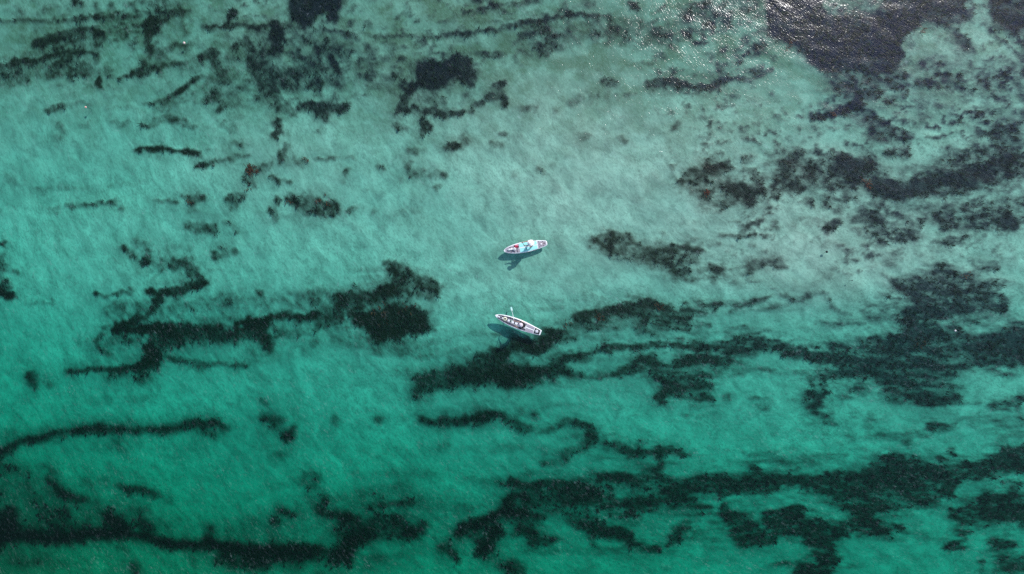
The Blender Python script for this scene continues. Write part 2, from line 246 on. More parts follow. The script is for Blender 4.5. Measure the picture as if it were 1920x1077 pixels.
 ('hazy olive green seagrass between the lower left bank and the bottom mass', [('P',.50,'-20,872 60,882 120,905 170,930 250,950 330,982 300,1002 -20,1002'), ('P',.38,'370,985 500,960 600,930 760,902 840,925 800,990 650,1005 420,1015'), ('P',.45,'420,1040 620,1050 600,1070 440,1072')]),
 ('broad blue-green seagrass drift filling the lower right between the banks', [('P',.66,'1280,890 1400,882 1540,890 1640,862 1700,852 1800,862 1940,842 1940,892 1840,902 1790,932 1720,962 1640,964 1560,922 1480,912 1400,932 1280,932'), ('P',.52,'960,905 1130,880 1300,888 1310,950 1200,985 1080,985 955,962'), ('P',.45,'1790,930 1940,905 1940,985 1820,990'), ('P',.42,'1340,945 1500,945 1600,985 1560,1010 1400,1015 1340,990')]),
 ('faint green seagrass streaks along the bottom edge at the left', [(.5,'15,1055,5 60,1055,6 95,1052,7 132,1055,5'), (.55,'100,1068,4 101,1085,5'), (.8,'250,1060,6 256,1068,9')]),
 ('forked small seagrass clump on green sand, lower left of centre', [(.9,'498,790,9 520,788,8 532,790,5'), (.82,'514,804,8'), (.92,'555,800,4 546,811,6 536,820,8 550,822,6'), (.5,'495,812,6'), (.75,'492,754,6 498,757,5'), (.68,'512,852,5 526,853,7 539,852,5')]),
 ('pair of small round seagrass spots on green sand, lower centre', [(.8,'628,787,8'), (.75,'712,787,7')]),
 ('round ring of seagrass on green sand at the lower left of centre', [(.75,'585,888,5 597,893,5 601,903,5 595,913,5 583,915,5 573,909,5 569,899,5 575,891,5 585,888,5'), (.5,'583,900,9')]),
 ('two small dark tufts beside the black bank at the bottom, left of centre', [(.78,'509,972,6 514,979,6 522,983,6'), (.8,'525,957,6 540,963,7 552,965,5')]),
 ('branching black seagrass bank along the bottom, left of centre', [
  (.8,'611,934,6 612,945,7 596,953,5'), (.97,'602,960,5 622,967,6 648,970,9 666,970,6'), (.9,'688,955,4 720,947,5 750,944,6 770,942,6'), (.88,'648,992,18 690,985,13 710,974,13 740,975,10 766,992,7'), (.88,'800,985,9 782,1000,11 752,1006,11'), ('P',.78,'690,985 790,980 800,1000 740,1015 690,1020'), (.97,'690,1005,16 665,1015,18 642,1035,18 622,1050,12'), (.92,'655,1050,11'), (.95,'560,1037,16 590,1040,14 530,1040,14'), (1.0,'480,1042,17 505,1036,16 540,1034,13 600,1032,14'), (.88,'500,1055,13 470,1058,14'), (.6,'560,1057,9'), ('P',.25,'610,930 760,895 820,925 700,962'),
  (.6,'825,840,5 840,838,6'), (.42,'798,888,5 816,890,5')]),
 ('ragged black seagrass bed at the bottom centre', [
  (.8,'818,1027,5 835,1030,9 850,1040,8 861,1051,6'), (.78,'841,1015,7'), (.95,'855,1002,7 880,986,11 910,976,11 932,966,11 950,955,9 956,936,8'), (.95,'930,1000,12 918,1018,14 897,1034,11'), ('P',.72,'860,1000 900,980 950,975 945,1010 900,1030 870,1020'), (.65,'910,1047,8 940,1056,9 958,1072,10'), (.65,'875,896,3 900,899,4 925,902,4 946,906,4'), (.8,'965,1062,13 975,1075,12'), (.75,'990,1030,6')]),
 ('dark bar of seagrass crossing green water below the wide central band', [
  (.97,'790,790,7 810,790,9 850,788,9 890,785,9 930,780,8 946,778,7'), (.82,'950,786,8 962,792,7 976,800,8 992,805,6'), (.6,'970,778,5 1000,777,5 1012,780,4'), (.72,'1010,810,6 1030,802,9 1050,796,8 1066,786,6'), (.95,'1082,790,6 1100,800,7 1112,818,12 1106,828,11'), (.65,'1095,840,9 1070,847,8 1060,858,8 1045,870,6 1024,875,8'), (.55,'992,886,8'), (.78,'1138,834,8 1170,845,8 1210,850,6 1250,850,6 1290,850,4'), (.5,'1200,838,9'), (.78,'1235,865,9 1241,880,9 1205,888,9')]),
 ('tangled black seagrass bank across the bottom, right of centre', [
  (.88,'960,905,6 990,915,6 1040,906,8 1080,910,9 1120,920,9 1122,932,9 1098,936,8 1060,945,8'), ('P',.78,'1000,915 1060,908 1120,905 1126,925 1070,946 1020,952 955,946 955,920'), (.92,'1130,896,8 1180,896,10 1230,905,12 1290,906,14 1340,910,15 1382,906,15 1405,900,13'), (.95,'955,962,13 990,965,8 1012,970,8 1032,978,7 1072,986,5'), ('P',.5,'1000,950 1060,950 1160,945 1160,975 1080,980'), (1.0,'1090,985,10 1110,991,12 1132,996,11 1170,997,11 1182,1006,9'), (.72,'1110,1010,8'), (.88,'1176,1020,8 1210,1030,8 1236,1032,6'), (.95,'1182,942,11 1200,942,11 1222,940,11'), (.95,'1180,962,10'), (.8,'1245,930,12 1272,930,11 1300,945,11 1332,956,7'), (.62,'1310,966,11'), (.75,'1286,976,9 1266,1000,12 1258,1016,9'), (.8,'1000,1000,13 980,986,13 965,1002,11'), (.75,'1000,1012,11 1030,1010,7 1052,1012,5')]),
 ('heavy black seagrass bank along the right side near the bottom', [
  (.95,'1405,900,13 1440,906,11 1480,901,9 1520,901,9 1550,901,11 1600,900,13 1650,896,20 1690,900,20 1740,890,16 1790,881,16 1840,876,15 1890,870,19 1930,866,22'), (.75,'1411,874,5 1420,886,9'), (.85,'1662,860,7 1680,866,12'), (.7,'1770,870,8 1760,858,5'), (.9,'1880,850,9 1925,852,12'), ('P',.75,'1640,915 1720,910 1795,898 1782,925 1760,950 1720,956 1690,950 1640,950 1620,965 1600,978 1575,960 1555,930 1540,915'), (.97,'1640,940,13 1625,960,11 1608,975,12'), (.95,'1590,987,10 1640,985,11 1662,990,11 1684,986,7'), ('P',.7,'1530,900 1660,905 1620,950 1560,950')]),
 ('forked black seagrass bank reaching the bottom edge at the right', [
  (.97,'1440,965,14 1470,960,11 1500,955,8'), (.97,'1460,982,16 1500,985,16 1540,990,16 1580,990,13'), (.9,'1400,982,13 1372,976,12 1364,956,7'), (.85,'1420,1000,12 1380,1000,12'), (.9,'1520,1008,15 1540,1022,16 1550,1045,18 1540,1068,18 1505,1070,14'), (.9,'1560,1005,11'), (.65,'1390,1020,10 1450,1010,10')]),
 ('dark teal seagrass bed in the bottom right corner', [
  (.9,'1790,960,11 1820,966,13 1860,960,13 1925,955,18'), (.85,'1840,940,9 1900,926,13 1880,942,11'), (.75,'1800,982,11 1810,1000,9 1795,1020,8 1772,1026,7'), (.78,'1870,1022,15 1890,1032,18 1880,1060,18 1915,1052,16'), (.65,'1840,1050,3 1846,1072,5'), (.85,'1920,975,14')]),
 ('loose small seagrass tufts on pale green sand at the lower right', [(.75,'1784,848,8'), (.62,'1700,820,13'), (.5,'1570,830,8'), (.42,'1505,857,10'), (.42,'1740,838,8'), (.65,'1785,798,10 1750,800,11'), (.72,'1860,762,7 1880,756,9 1915,750,8'), (.5,'1912,786,10'), (.4,'1630,800,9'), (.4,'1870,800,12 1890,815,9')]),
]
# clear sand inside the beds
CLEARS = [(.85,'1838,-10,11 1838,20,11 1836,36,9'), (.5,'1560,2,20 1600,6,20 1640,4,20'), (.5,'1810,8,9'), (.7,'1742,75,18 1735,92,14'), (.95,'1655,305,8 1668,312,10 1690,322,12 1705,318,8 1720,300,7'), (.9,'1420,312,16 1405,320,12'),
 (.75,'1105,688,14 1130,684,16 1150,680,10'), (.35,'1780,605,14 1830,608,16 1860,604,14'), (.5,'1860,470,1'), (.9,'1870,560,1'), (.8,'1780,560,1'), (.6,'455,612,1'), (.55,'520,615,9 550,615,10 580,610,8'), (.5,'430,612,8'), (.85,'610,32,5 606,40,5'), (.8,'855,178,8 850,190,10'), (.35,'95,92,7 120,88,8'), (.8,'1700,372,1'), (.9,'1700,400,1'),
 (.9,'1020,990,9 1040,985,12 1060,1000,12'), (.7,'1230,985,18 1215,1000,16'), (.7,'1870,915,14 1840,912,12 1800,925,10'), (.6,'880,1040,1'), (.7,'868,1030,6 873,1042,6'), (.6,'940,1022,9 960,1018,8')]
RED = [(472,319,11,.95),(712,586,20,.4),(765,572,16,.35),(545,380,14,.4),(600,382,22,.4),(1120,588,14,.4),(1235,572,14,.45),(1065,606,12,.35),(1625,341,11,.8),(1560,214,8,.7),(1480,85,9,.7),(1728,58,10,.5),(1812,517,14,.4),(358,374,10,.5),(575,300,12,.4),(465,352,9,.4),(1325,360,10,.35),(1720,642,12,.3)]

GX0, GY0, GSTEP = -330.0, -270.0, 2.0
GNX, GNY = 1290, 810
gx = GX0 + GSTEP * np.arange(GNX); gy = GY0 + GSTEP * np.arange(GNY)
PX, PY = np.meshgrid(gx, gy)
_hi = sstep(0, 1, np.clip(PY / 1077, 0, 1))
wamp = 5.5
WXf = PX + wamp * 2 * (fbm(PX / 38, PY / 38, 3, 0) - .5) + 5 * (fbm(PX / 9, PY / 9, 3, 3) - .5) * 2
WYf = PY + wamp * 1.5 * (fbm(PX / 38 + 40, PY / 38 + 7, 3, 1) - .5) + 4.5 * (fbm(PX / 9 + 11, PY / 9 + 60, 3, 4) - .5) * 2

th_ = np.radians(np.interp(PX, [0, 900, 1500, 1920], [62, 55, 40, 34]))       # image y runs down
s_ = PX * np.cos(th_) + PY * np.sin(th_); n_ = -PX * np.sin(th_) + PY * np.cos(th_)
fea = (fbm(n_ / 7, s_ / 42, 3, 5, .6) - .5) * 2 * np.interp(PY, [0, 500, 1077], [3.8, 8, 10]) * np.interp(PX, [0, 700, 1100], [.7, .9, 1.25])
WXf = WXf + fea * np.cos(th_); WYf = WYf + fea * np.sin(th_)

def parse(s): return [tuple(float(v) for v in p.split(',')) for p in s.split()]

def window(x0, y0, x1, y1, m):
    i0 = max(0, int((x0 - m - GX0) / GSTEP)); i1 = min(GNX, int((x1 + m - GX0) / GSTEP) + 2)
    j0 = max(0, int((y0 - m - GY0) / GSTEP)); j1 = min(GNY, int((y1 + m - GY0) / GSTEP) + 2)
    return slice(j0, j1), slice(i0, i1)

RMUL = np.interp(PY, [0, 380, 620], [.95, 1.03, 1.2])
def strip(pts):
    """signed field of a tapered strip: >0 inside, in units of its half width"""
    xs = [p[0] for p in pts]; ys = [p[1] for p in pts]; R = max(p[2] for p in pts)
    w = window(min(xs), min(ys), max(xs), max(ys), 2.2 * R + 22)
    X = WXf[w]; Y = WYf[w]
    best = np.full(X.shape, -9.0)
    segs = list(zip(pts[:-1], pts[1:])) if len(pts) > 1 else [(pts[0], pts[0])]
    for a, b in segs:
        dx, dy = b[0] - a[0], b[1] - a[1]; L2 = dx * dx + dy * dy
        t = np.clip(((X - a[0]) * dx + (Y - a[1]) * dy) / L2, 0, 1) if L2 > 0 else np.zeros_like(X)
        r = (a[2] + (b[2] - a[2]) * t) * RMUL[w] + .8
        best = np.maximum(best, (r - np.hypot(X - a[0] - t * dx, Y - a[1] - t * dy)) / np.maximum(4.5, .55 * r))
    return w, sstep(-1.0, 1.0, best)

def field(pts):
    xs = [p[0] for p in pts]; ys = [p[1] for p in pts]
    w = window(min(xs), min(ys), max(xs), max(ys), 32)
    X = WXf[w]; Y = WYf[w]
    inside = np.zeros(X.shape, bool); dist = np.full(X.shape, 1e9)
    for k in range(len(pts)):
        (ax, ay), (bx, by) = pts[k][:2], pts[(k + 1) % len(pts)][:2]
        if ay != by:
            cr = ((ay > Y) != (by > Y)) & (X < (bx - ax) * (Y - ay) / (by - ay) + ax); inside ^= cr
        dx, dy = bx - ax, by - ay
        t = np.clip(((X - ax) * dx + (Y - ay) * dy) / max(dx * dx + dy * dy, 1e-6), 0, 1)
        dist = np.minimum(dist, np.hypot(X - ax - t * dx, Y - ay - t * dy))
    return w, sstep(-1, 1, np.where(inside, dist, -dist) / np.interp(PY[w], [0, 450, 800], [7, 9, 14]))

COV = np.zeros(PX.shape); BED = np.full(PX.shape, -1, int)
for bi, (label, items) in enumerate(BEDS):
    for it in items:
        if it[0] == 'P': d = it[1]; w, f = field(parse(it[2]))
        else: d = it[0]; w, f = strip(parse(it[1]))
        v = d * f; cur = COV[w]; sel = v > cur
        nb = BED[w]; nb[sel & (v > .04)] = bi; BED[w] = nb
        COV[w] = np.maximum(np.maximum(cur, v), 1 - (1 - .55 * np.minimum(cur, v)) * (1 - np.maximum(cur, v)))
for d, s in CLEARS:
    w, f = strip(parse(s)); COV[w] *= 1 - d * f
def blur(A, n):
    for ax in (0, 1, 0, 1):
        P_ = np.concatenate([np.repeat(np.take(A, [0], ax), n, ax), A, np.repeat(np.take(A, [-1], ax), n + 1, ax)], ax)
        S_ = np.cumsum(P_, ax); m = A.shape[ax]
        A = (np.take(S_, np.arange(2 * n, 2 * n + m), ax) - np.take(S_, np.arange(0, m), ax)) / (2 * n)
    return A
# sparse growth thins out round every bed
COV = np.maximum(COV, .72 * blur(COV, 8))
near = blur(np.minimum(COV, .8), 24)
wisp = sstep(.46, .74, fbm(PX / 120 + .3 * fea / 10, PY / 24, 4, 3, .6)) * sstep(.05, .30, near) * np.clip(sstep(380, 620, PY) + .6 * sstep(1150, 1450, PX), 0, 1)
COV = np.maximum(COV, .52 * wisp)
# beyond the picture the same kind of long drifting beds go on
outd = np.maximum.reduce([-PX, PX - 1920, -PY, PY - 1077, np.zeros_like(PX)])
far = sstep(.50, .66, fbm(PX / 330, PY / 95, 4, 5)) * .85
COV = np.maximum(COV, far * sstep(15, 80, outd))
# growth is patchy: thin cover breaks into clumps
mott = fbm(PX / 13, PY / 11, 4, 2, .62); mott2 = fbm(PX / 60, PY / 45, 3, 6)
lowf = fbm(PX / 190, PY / 110, 3, 4)
zone = np.clip(sstep(330, 60, PY) * sstep(-100, 300, PX) * .8 + sstep(1180, 1420, PX) * sstep(600, 420, PY) * .9, 0, 1) * sstep(.30, .50, lowf)
speck = sstep(.46, .68, fbm(PX / 15 + fea / 30, PY / 10, 4, 2, .7)) * (.48 + .45 * sstep(.4, .7, fbm(PX / 60, PY / 36, 3, 1)))
COV = np.clip(np.maximum(COV, 0) + .95 * zone * speck * (1 - np.clip(COV, 0, 1)), 0, 1)
shal = sstep(1000, 350, PY)
COV = np.clip(COV, 0, 1) ** np.interp(PY, [0, 330, 600], [1.0, 1.02, .86])
COVM = np.clip(COV + (mott - .5) * (.30 + .75 * shal) * sstep(.04, .35, COV) * sstep(1.02, .62, COV) + (mott2 - .5) * .25 * sstep(.1, .4, COV), 0, 1)
stk = fbm(n_ / 3.2, s_ / 15, 3, 6, .6); rgt = sstep(900, 1300, PX) * sstep(250, 500, PY); stk = stk * (1 - .75 * rgt) + .75 * rgt * fbm(n_ / 5.5, s_ / 30, 4, 6, .62)
COVM = np.clip(COVM * 1.04 + (stk - .5) * (.8 + .75 * rgt) * sstep(.05, .4, COVM) * np.maximum(sstep(1.05, .7, COVM), .95 * rgt), 0, 1)
COVM = np.minimum(COVM, 1 - .06 * rgt)
# thin film of algae on the shallow sand towards the top
film = sstep(430, 40, PY) * (.16 + .42 * sstep(.40, .66, fbm(PX / 34, PY / 24, 4, 7, .6))) + .10 * sstep(.5, .75, fbm(PX / 55, PY / 30, 3, 1))
film = film + .24 * sstep(330, 60, PY) * sstep(900, 500, PX)
film = film + .26 * sstep(330, 120, PY) * sstep(560, 800, PX) * sstep(1560, 1400, PX)
film = film * (1 - .35 * sstep(700, 0, PX) * sstep(100, 300, PY))

deepm = sstep(560, 820, PY) * sstep(1500, 700, PX)
COVM = COVM * (1 - .75 * deepm) + blur(COVM, 3) * .75 * deepm        # cover softened to imitate the blur of deeper water

def grid_at(A, px, py):
    x = np.clip((px - GX0) / GSTEP, 0, GNX - 1.001); y = np.clip((py - GY0) / GSTEP, 0, GNY - 1.001)
    i = x.astype(int); j = y.astype(int); fx = x - i; fy = y - j
    return (A[j, i] * (1 - fx) + A[j, i + 1] * fx) * (1 - fy) + (A[j + 1, i] * (1 - fx) + A[j + 1, i + 1] * fx) * fy

def depth_px(px, py):
    u = np.clip(px / 1920, -.15, 1.15); v = np.clip(py / 1077, -.2, 1.2)
    d = np.interp(v, [-.2, 0, .3, .5, .7, .85, 1, 1.2], [.52, .58, .78, .98, 1.6, 2.3, 3.0, 3.5])
    d = d + (.45 - u) * (.05 + 1.85 * v ** 2) - .22 * np.clip((u - .35) / .65, 0, 1) * np.clip((.55 - v) / .55, 0, 1) - .19 * np.exp(-((v - .53) / .12) ** 2 - ((u - .49) / .12) ** 2) - .30 * np.exp(-((v - .33) / .2) ** 2 - ((u - .60) / .40) ** 2) - .20 * np.exp(-((v - .46) / .1) ** 2 - ((u - .78) / .16) ** 2)
    return np.maximum(.36, d + .22 * (fbm(px / 260, py / 170, 3, 2) - .5))

def world_to_px(X, Y):
    d = np.full(np.shape(X), 1.3)
    for _ in range(3):
        s = F / (H + d); px = 960 + X * s; py = 538.5 - Y * s; d = depth_px(px, py)
    return px, py, d

def graded(half, step, far_to):
    n = int(half / step); core = np.linspace(-half, half, 2 * n + 1); out = []; x = half; st = step
    while x < far_to: st *= 1.35; x += st; out.append(x)
    out = np.array(out); return np.concatenate([-out[::-1], core, out])

def sheet_faces(nx, ny):
    i = np.arange(nx - 1)[None, :] + nx * np.arange(ny - 1)[:, None]; i = i.ravel()
    return np.stack([i, i + 1, i + 1 + nx, i + nx], 1)

def along(t, vec, squeeze):
    """coordinates combed along the wave crests and current: steep at the left of the place, flatter at the right"""
    sx = t.n('ShaderNodeSeparateXYZ'); t.l(vec, sx.inputs[0])
    mr = t.n('ShaderNodeMapRange'); t.l(sx.outputs[0], mr.inputs['Value'])
    for k, v in (('From Min', -39.0), ('From Max', 39.0), ('To Min', math.radians(64)), ('To Max', math.radians(36))): mr.inputs[k].default_value = v
    vr = t.n('ShaderNodeVectorRotate'); vr.rotation_type = 'Z_AXIS'; t.l(vec, vr.inputs['Vector']); t.l(mr.outputs[0], vr.inputs['Angle'])
    return t.mapping(vr.outputs[0], scale=(squeeze, 1.0, 1.0))

# ------------------------------------------------------------------ seabed
xs = graded(42.5, .125, 420); ys = graded(24.5, .125, 420)
X, Y = np.meshgrid(xs, ys); X = X.ravel(); Y = Y.ravel()
px, py, dep = world_to_px(X, Y)
cov = grid_at(COVM, px, py); fil = grid_at(film, px, py)
# sand ripples, and beds standing a little proud on their root mats
ripple = .05 * (fbm((X * .55 + Y * .85) / .55, (X * .85 - Y * .55) / 1.8, 3, 3) - .5) * (1 - cov)
Z = -dep + .10 * cov + ripple + .05 * (fbm(X / 1.1, Y / 1.1, 3, 4) - .5)
me = np_mesh('seabed', np.stack([X, Y, Z], 1), quads=sheet_faces(len(xs), len(ys)))
pur = np.clip(sstep(330, 90, py) * sstep(330, 620, px) * (.45 + .55 * sstep(1150, 1500, px)) + .55 * sstep(1150, 1700, px) * sstep(1000, 500, py), 0, 1)
for nm, arr in (('cover', cov), ('film', fil), ('purple', pur)):
    at = me.attributes.new(nm, 'FLOAT', 'POINT'); at.data.foreach_set('value', arr.astype(np.float32))
t = NT('sand_and_root_mat'); tc = t.n('ShaderNodeTexCoord'); P3 = tc.outputs['Object']
ac = t.n('ShaderNodeAttribute'); ac.attribute_name = 'cover'
af = t.n('ShaderNodeAttribute'); af.attribute_name = 'film'
st = along(t, P3, .40)
n1 = t.noise(st, 9.0, 5.0, .65, .4); n2 = t.noise(P3, 1.3, 4.0, .6); n3 = t.noise(st, 3.6, 4.0, .6, .5); n4 = t.noise(P3, 30.0, 3.0)
sand = t.mix(n2, (.50, .482, .385), (.62, .597, .485))
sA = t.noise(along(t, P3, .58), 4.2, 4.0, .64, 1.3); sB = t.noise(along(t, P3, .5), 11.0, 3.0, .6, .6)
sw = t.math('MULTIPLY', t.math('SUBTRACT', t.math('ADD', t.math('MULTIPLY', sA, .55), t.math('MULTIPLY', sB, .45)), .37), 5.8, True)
sand = t.mix(sw, t.mix(.82, sand, (.19, .185, .165)), t.mix(.40, sand, (.86, .84, .72)))  # fine streaks of refracted ripple light painted into the sand colour
sand = t.mix(t.math('MULTIPLY', n4, .25), sand, (.34, .31, .27))
cl = t.noise(t.mapping(P3, scale=(.45, 1.0, 1.0)), .22, 5.0, .62, .3)
sand = t.mix(t.math('MULTIPLY', t.math('SUBTRACT', cl, .32), 2.6, True), t.mix(.62, sand, (.27, .27, .24)), sand)
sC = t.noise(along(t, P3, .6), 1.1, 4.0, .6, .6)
sand = t.mix(t.math('MULTIPLY', t.math('SUBTRACT', sC, .34), 3.2, True), t.mix(.52, sand, (.22, .215, .19)), t.mix(.24, sand, (.86, .84, .72)))  # broader streaks of the same ripple light, also put into the sand colour
filmf = t.math('MULTIPLY', af.outputs['Fac'], t.math('ADD', .35, t.math('MULTIPLY', n1, 1.3)), True)
sand = t.mix(filmf, sand, (.17, .165, .11))
cf = t.math('ADD', ac.outputs['Fac'], t.math('MULTIPLY', t.math('SUBTRACT', n1, .5), t.math('MULTIPLY', t.math('MULTIPLY', ac.outputs['Fac'], t.math('SUBTRACT', 1.1, ac.outputs['Fac'])), 2.4)), True)
ah = t.n('ShaderNodeAttribute'); ah.attribute_name = 'purple'
mat_c = t.mix(ah.outputs['Fac'], t.mix(n1, (.005, .007, .003), (.024, .025, .012)), t.mix(n3, (.003, .003, .012), (.027, .025, .054)))
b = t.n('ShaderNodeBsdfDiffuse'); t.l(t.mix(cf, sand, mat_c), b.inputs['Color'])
t.l(b.outputs[0], t.out.inputs['Surface'])
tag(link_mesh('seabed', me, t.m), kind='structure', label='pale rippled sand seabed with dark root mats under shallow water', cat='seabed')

# ------------------------------------------------------------------ seagrass: real blades, combed by the current
def crest_dir(px):           # heading of the blades: steep at the left, flatter at the right
    return np.radians(np.interp(px, [0, 900, 1500, 1920], [-62, -55, -40, -34]))

N = 100000
qx = rng.uniform(-30, 1950, N); qy = rng.uniform(-25, 1102, N)
c = grid_at(COVM, qx, qy)
keep = rng.random(N) < np.clip((c - .58) * .9, 0, .36); qx, qy, c = qx[keep], qy[keep], c[keep]
bi = BED[np.clip(((qy - GY0) / GSTEP).round().astype(int), 0, GNY - 1), np.clip(((qx - GX0) / GSTEP).round().astype(int), 0, GNX - 1)]
ok = bi >= 0; qx, qy, c, bi = qx[ok], qy[ok], c[ok], bi[ok]
redi = np.full(len(qx), -1)
for k, (rx, ry, rr, pr) in enumerate(RED):
    h = (np.hypot(qx - rx, (qy - ry) * 1.3) < rr * (.6 + .8 * rng.random(len(qx)))) & (rng.random(len(qx)) < pr); redi[h] = k

for k, (rx, ry, rr, pr) in enumerate(RED):          # the red fronds themselves
    m = 26 if k == 0 else 3
    qx = np.append(qx, rng.normal(rx, rr * .42, m)); qy = np.append(qy, rng.normal(ry, rr * .34, m)); c = np.append(c, np.full(m, .9)); bi = np.append(bi, np.full(m, -2)); redi = np.append(redi, np.full(m, k))

def blades(sel, name, mat, nb=4, tall=1.0):
    x, y, cc = np.repeat(qx[sel], nb), np.repeat(qy[sel], nb), np.repeat(c[sel], nb); n = len(x)
    d = depth_px(x, y); s = (H + d) / F
    bx = (x - 960) * s + rng.normal(0, .06, n); by = (538.5 - y) * s + rng.normal(0, .06, n); bz = -d + .06
    a = crest_dir(x) + rng.normal(0, .45, n) + np.pi * (rng.random(n) < .18)
    L = rng.uniform(.12, .32, n) * (.6 + .5 * cc) * tall; hgt = np.minimum(rng.uniform(.08, .24, n) * tall, d - .2); wd = rng.uniform(.016, .036, n)
    ux, uy = np.cos(a), np.sin(a); vx, vy = -uy * wd, ux * wd
    co = np.empty((n, 5, 3))
    co[:, 0] = np.stack([bx - vx * .6, by - vy * .6, bz - .06], 1); co[:, 1] = np.stack([bx + vx * .6, by + vy * .6, bz - .06], 1)
    mx, my, mz = bx + ux * L * .42, by + uy * L * .42, bz + hgt
    co[:, 2] = np.stack([mx + vx, my + vy, mz], 1); co[:, 3] = np.stack([mx - vx, my - vy, mz], 1)
    co[:, 4] = np.stack([bx + ux * L, by + uy * L, bz + hgt * .8], 1)
    o5 = 5 * np.arange(n)[:, None]
    q = o5 + np.array([[0, 1, 2, 3]]); tr = o5 + np.array([[3, 2, 4]])
    m = np_mesh(name, co.reshape(-1, 3), q, tr)
    return link_mesh(name, m, mat, smooth=False)

def grass_mat(name, a, b_, c_):
    t = NT(name); g = t.n('ShaderNodeNewGeometry'); tc = t.n('ShaderNodeTexCoord')
    col = t.mix(g.outputs['Random Per Island'], a, b_)
    col = t.mix(t.math('MULTIPLY', t.math('SUBTRACT', t.noise(tc.outputs['Object'], .7, 3.0), .42), 2.2, True), col, c_)
    d = t.n('ShaderNodeBsdfDiffuse'); t.l(col, d.inputs['Color']); t.l(d.outputs[0], t.out.inputs['Surface'])
    return t.m
M_grass = grass_mat('seagrass_leaf', (.004, .009, .007), (.032, .046, .028), (.026, .024, .017))
M_red = grass_mat('red_algae_frond', (.09, .020, .012), (.22, .060, .030), (.10, .04, .025))
for k, (label, _) in enumerate(BEDS):
    sel = (bi == k) & (redi < 0)
    if sel.sum() < 3: continue
    tag(blades(sel, 'seagrass_bed', M_grass), label, 'seagrass', 'seagrass beds on the sand', 'stuff')
REDL = {0: 'bright rust red algae clump on pale sand at the left'}
sel = redi == 0
if sel.sum(): tag(blades(sel, 'red_algae', M_red), REDL[0], 'algae', kind='stuff')
sel = redi > 0
tag(blades(sel, 'red_algae', M_red), 'reddish brown algae fronds scattered among the seagrass beds', 'algae', kind='stuff')

# ------------------------------------------------------------------ water: one closed body with a wavy top
xs = graded(42.0, .15, 410); ys = graded(24.0, .15, 410)
X, Y = np.meshgrid(xs, ys); X = X.ravel(); Y = Y.ravel()
Zw = np.zeros_like(X); wB = sstep(-25, 30, X * .8 + Y * .5)
wr = np.random.default_rng(5)
for k in range(110):
    lam = .62 * 2 ** (wr.random() * 2.2); kk = 2 * math.pi / lam
    spread = wr.normal(0, .42)
    amp = .0105 * (lam / 1.0) ** .9 * (.4 + wr.random())
    ph = wr.random() * 7
    thA = math.radians(30) + spread; thB = math.radians(58) + spread
    warp = 1.2 * (k % 3)
    Zw += amp * ((1 - wB) * np.sin(kk * (X * math.cos(thA) + Y * math.sin(thA)) + ph) + wB * np.sin(kk * (X * math.cos(thB) + Y * math.sin(thB)) + ph * 1.7)) * .062
gust = .8 + .4 * fbm(X / 6, Y / 4, 3, 2); Zw *= gust
for (ax, ay), (bx, by) in (((944.4, 471.0), (1026.0, 455.8)), ((928.5, 591.2), (1014.2, 624.6))):
    a_, b_ = W(ax, ay), W(bx, by); dx, dy = b_.x - a_.x, b_.y - a_.y
    tt = np.clip(((X - a_.x) * dx + (Y - a_.y) * dy) / (dx * dx + dy * dy), .1, .9)
    dd = np.hypot(X - a_.x - tt * dx, Y - a_.y - tt * dy)
    Zw = Zw * (1 - .6 * np.exp(-(dd / .6) ** 2)) + .010 * np.exp(-dd / 1.3) * np.sin(dd * 2 * math.pi / .62)
edge = sstep(60, 40, np.abs(X)) * sstep(42, 26, np.abs(Y)); Zw *= edge
WAVE_X, WAVE_Y, WAVE_Z = xs, ys, Zw.reshape(len(ys), len(xs))
def wave_at(x, y):
    i = int(np.argmin(np.abs(WAVE_X - x))); j = int(np.argmin(np.abs(WAVE_Y - y))); return float(WAVE_Z[j, i])
nx, ny = len(xs), len(ys)
co = np.stack([X, Y, Zw], 1); q = sheet_faces(nx, ny)
ring = np.concatenate([np.arange(nx), nx * np.arange(1, ny) + nx - 1, nx * (ny - 1) + np.arange(nx - 2, -1, -1), nx * np.arange(ny - 2, 0, -1)])
low = co[ring].copy(); low[:, 2] = -9.0
base = len(co); nr = len(ring); k = np.arange(nr); k2 = (k + 1) % nr
side = np.stack([ring[k], base + k, base + k2, ring[k2]], 1)
co = np.concatenate([co, low, [[0, 0, -9.0]]]); cap = np.stack([base + k2, base + k, np.full(nr, len(co) - 1)], 1)
me = np_mesh('sea_water', co, np.concatenate([q, side]), cap)
t = NT('clear_sea_water'); tc = t.n('ShaderNodeTexCoord'); P3 = tc.outputs['Object']
r1 = along(t, P3, .36)
h1 = t.noise(r1, 3.0, 4.0, .62, .6); h2 = t.noise(r1, 9.0, 3.0, .6, .4)
hh = t.math('ADD', t.math('MULTIPLY', h1, .0105), t.math('MULTIPLY', h2, .0145))
bp = t.n('ShaderNodeBump'); t.set(bp, Strength=1.0, Distance=1.0); t.l(hh, bp.inputs['Height'])
fr = t.n('ShaderNodeFresnel'); gb = t.n('ShaderNodeNewGeometry'); t.l(t.math('SUBTRACT', 1.333, t.math('MULTIPLY', gb.outputs['Backfacing'], 1.333 - 1 / 1.333)), fr.inputs['IOR'])   # same reflectance from either side
tr = t.n('ShaderNodeBsdfTransparent'); tr.inputs['Color'].default_value = (1, 1, 1, 1)
def gloss(r):
    g = t.n('ShaderNodeBsdfAnisotropic'); g.distribution = 'GGX'; t.set(g, Roughness=r); g.inputs['Color'].default_value = (1, 1, 1, 1); t.l(bp.outputs[0], g.inputs['Normal']); return g
gl = gloss(.15); g2 = gloss(.38)
mg = t.n('ShaderNodeMixShader'); mg.inputs[0].default_value = .09; t.l(gl.outputs[0], mg.inputs[1]); t.l(g2.outputs[0], mg.inputs[2])
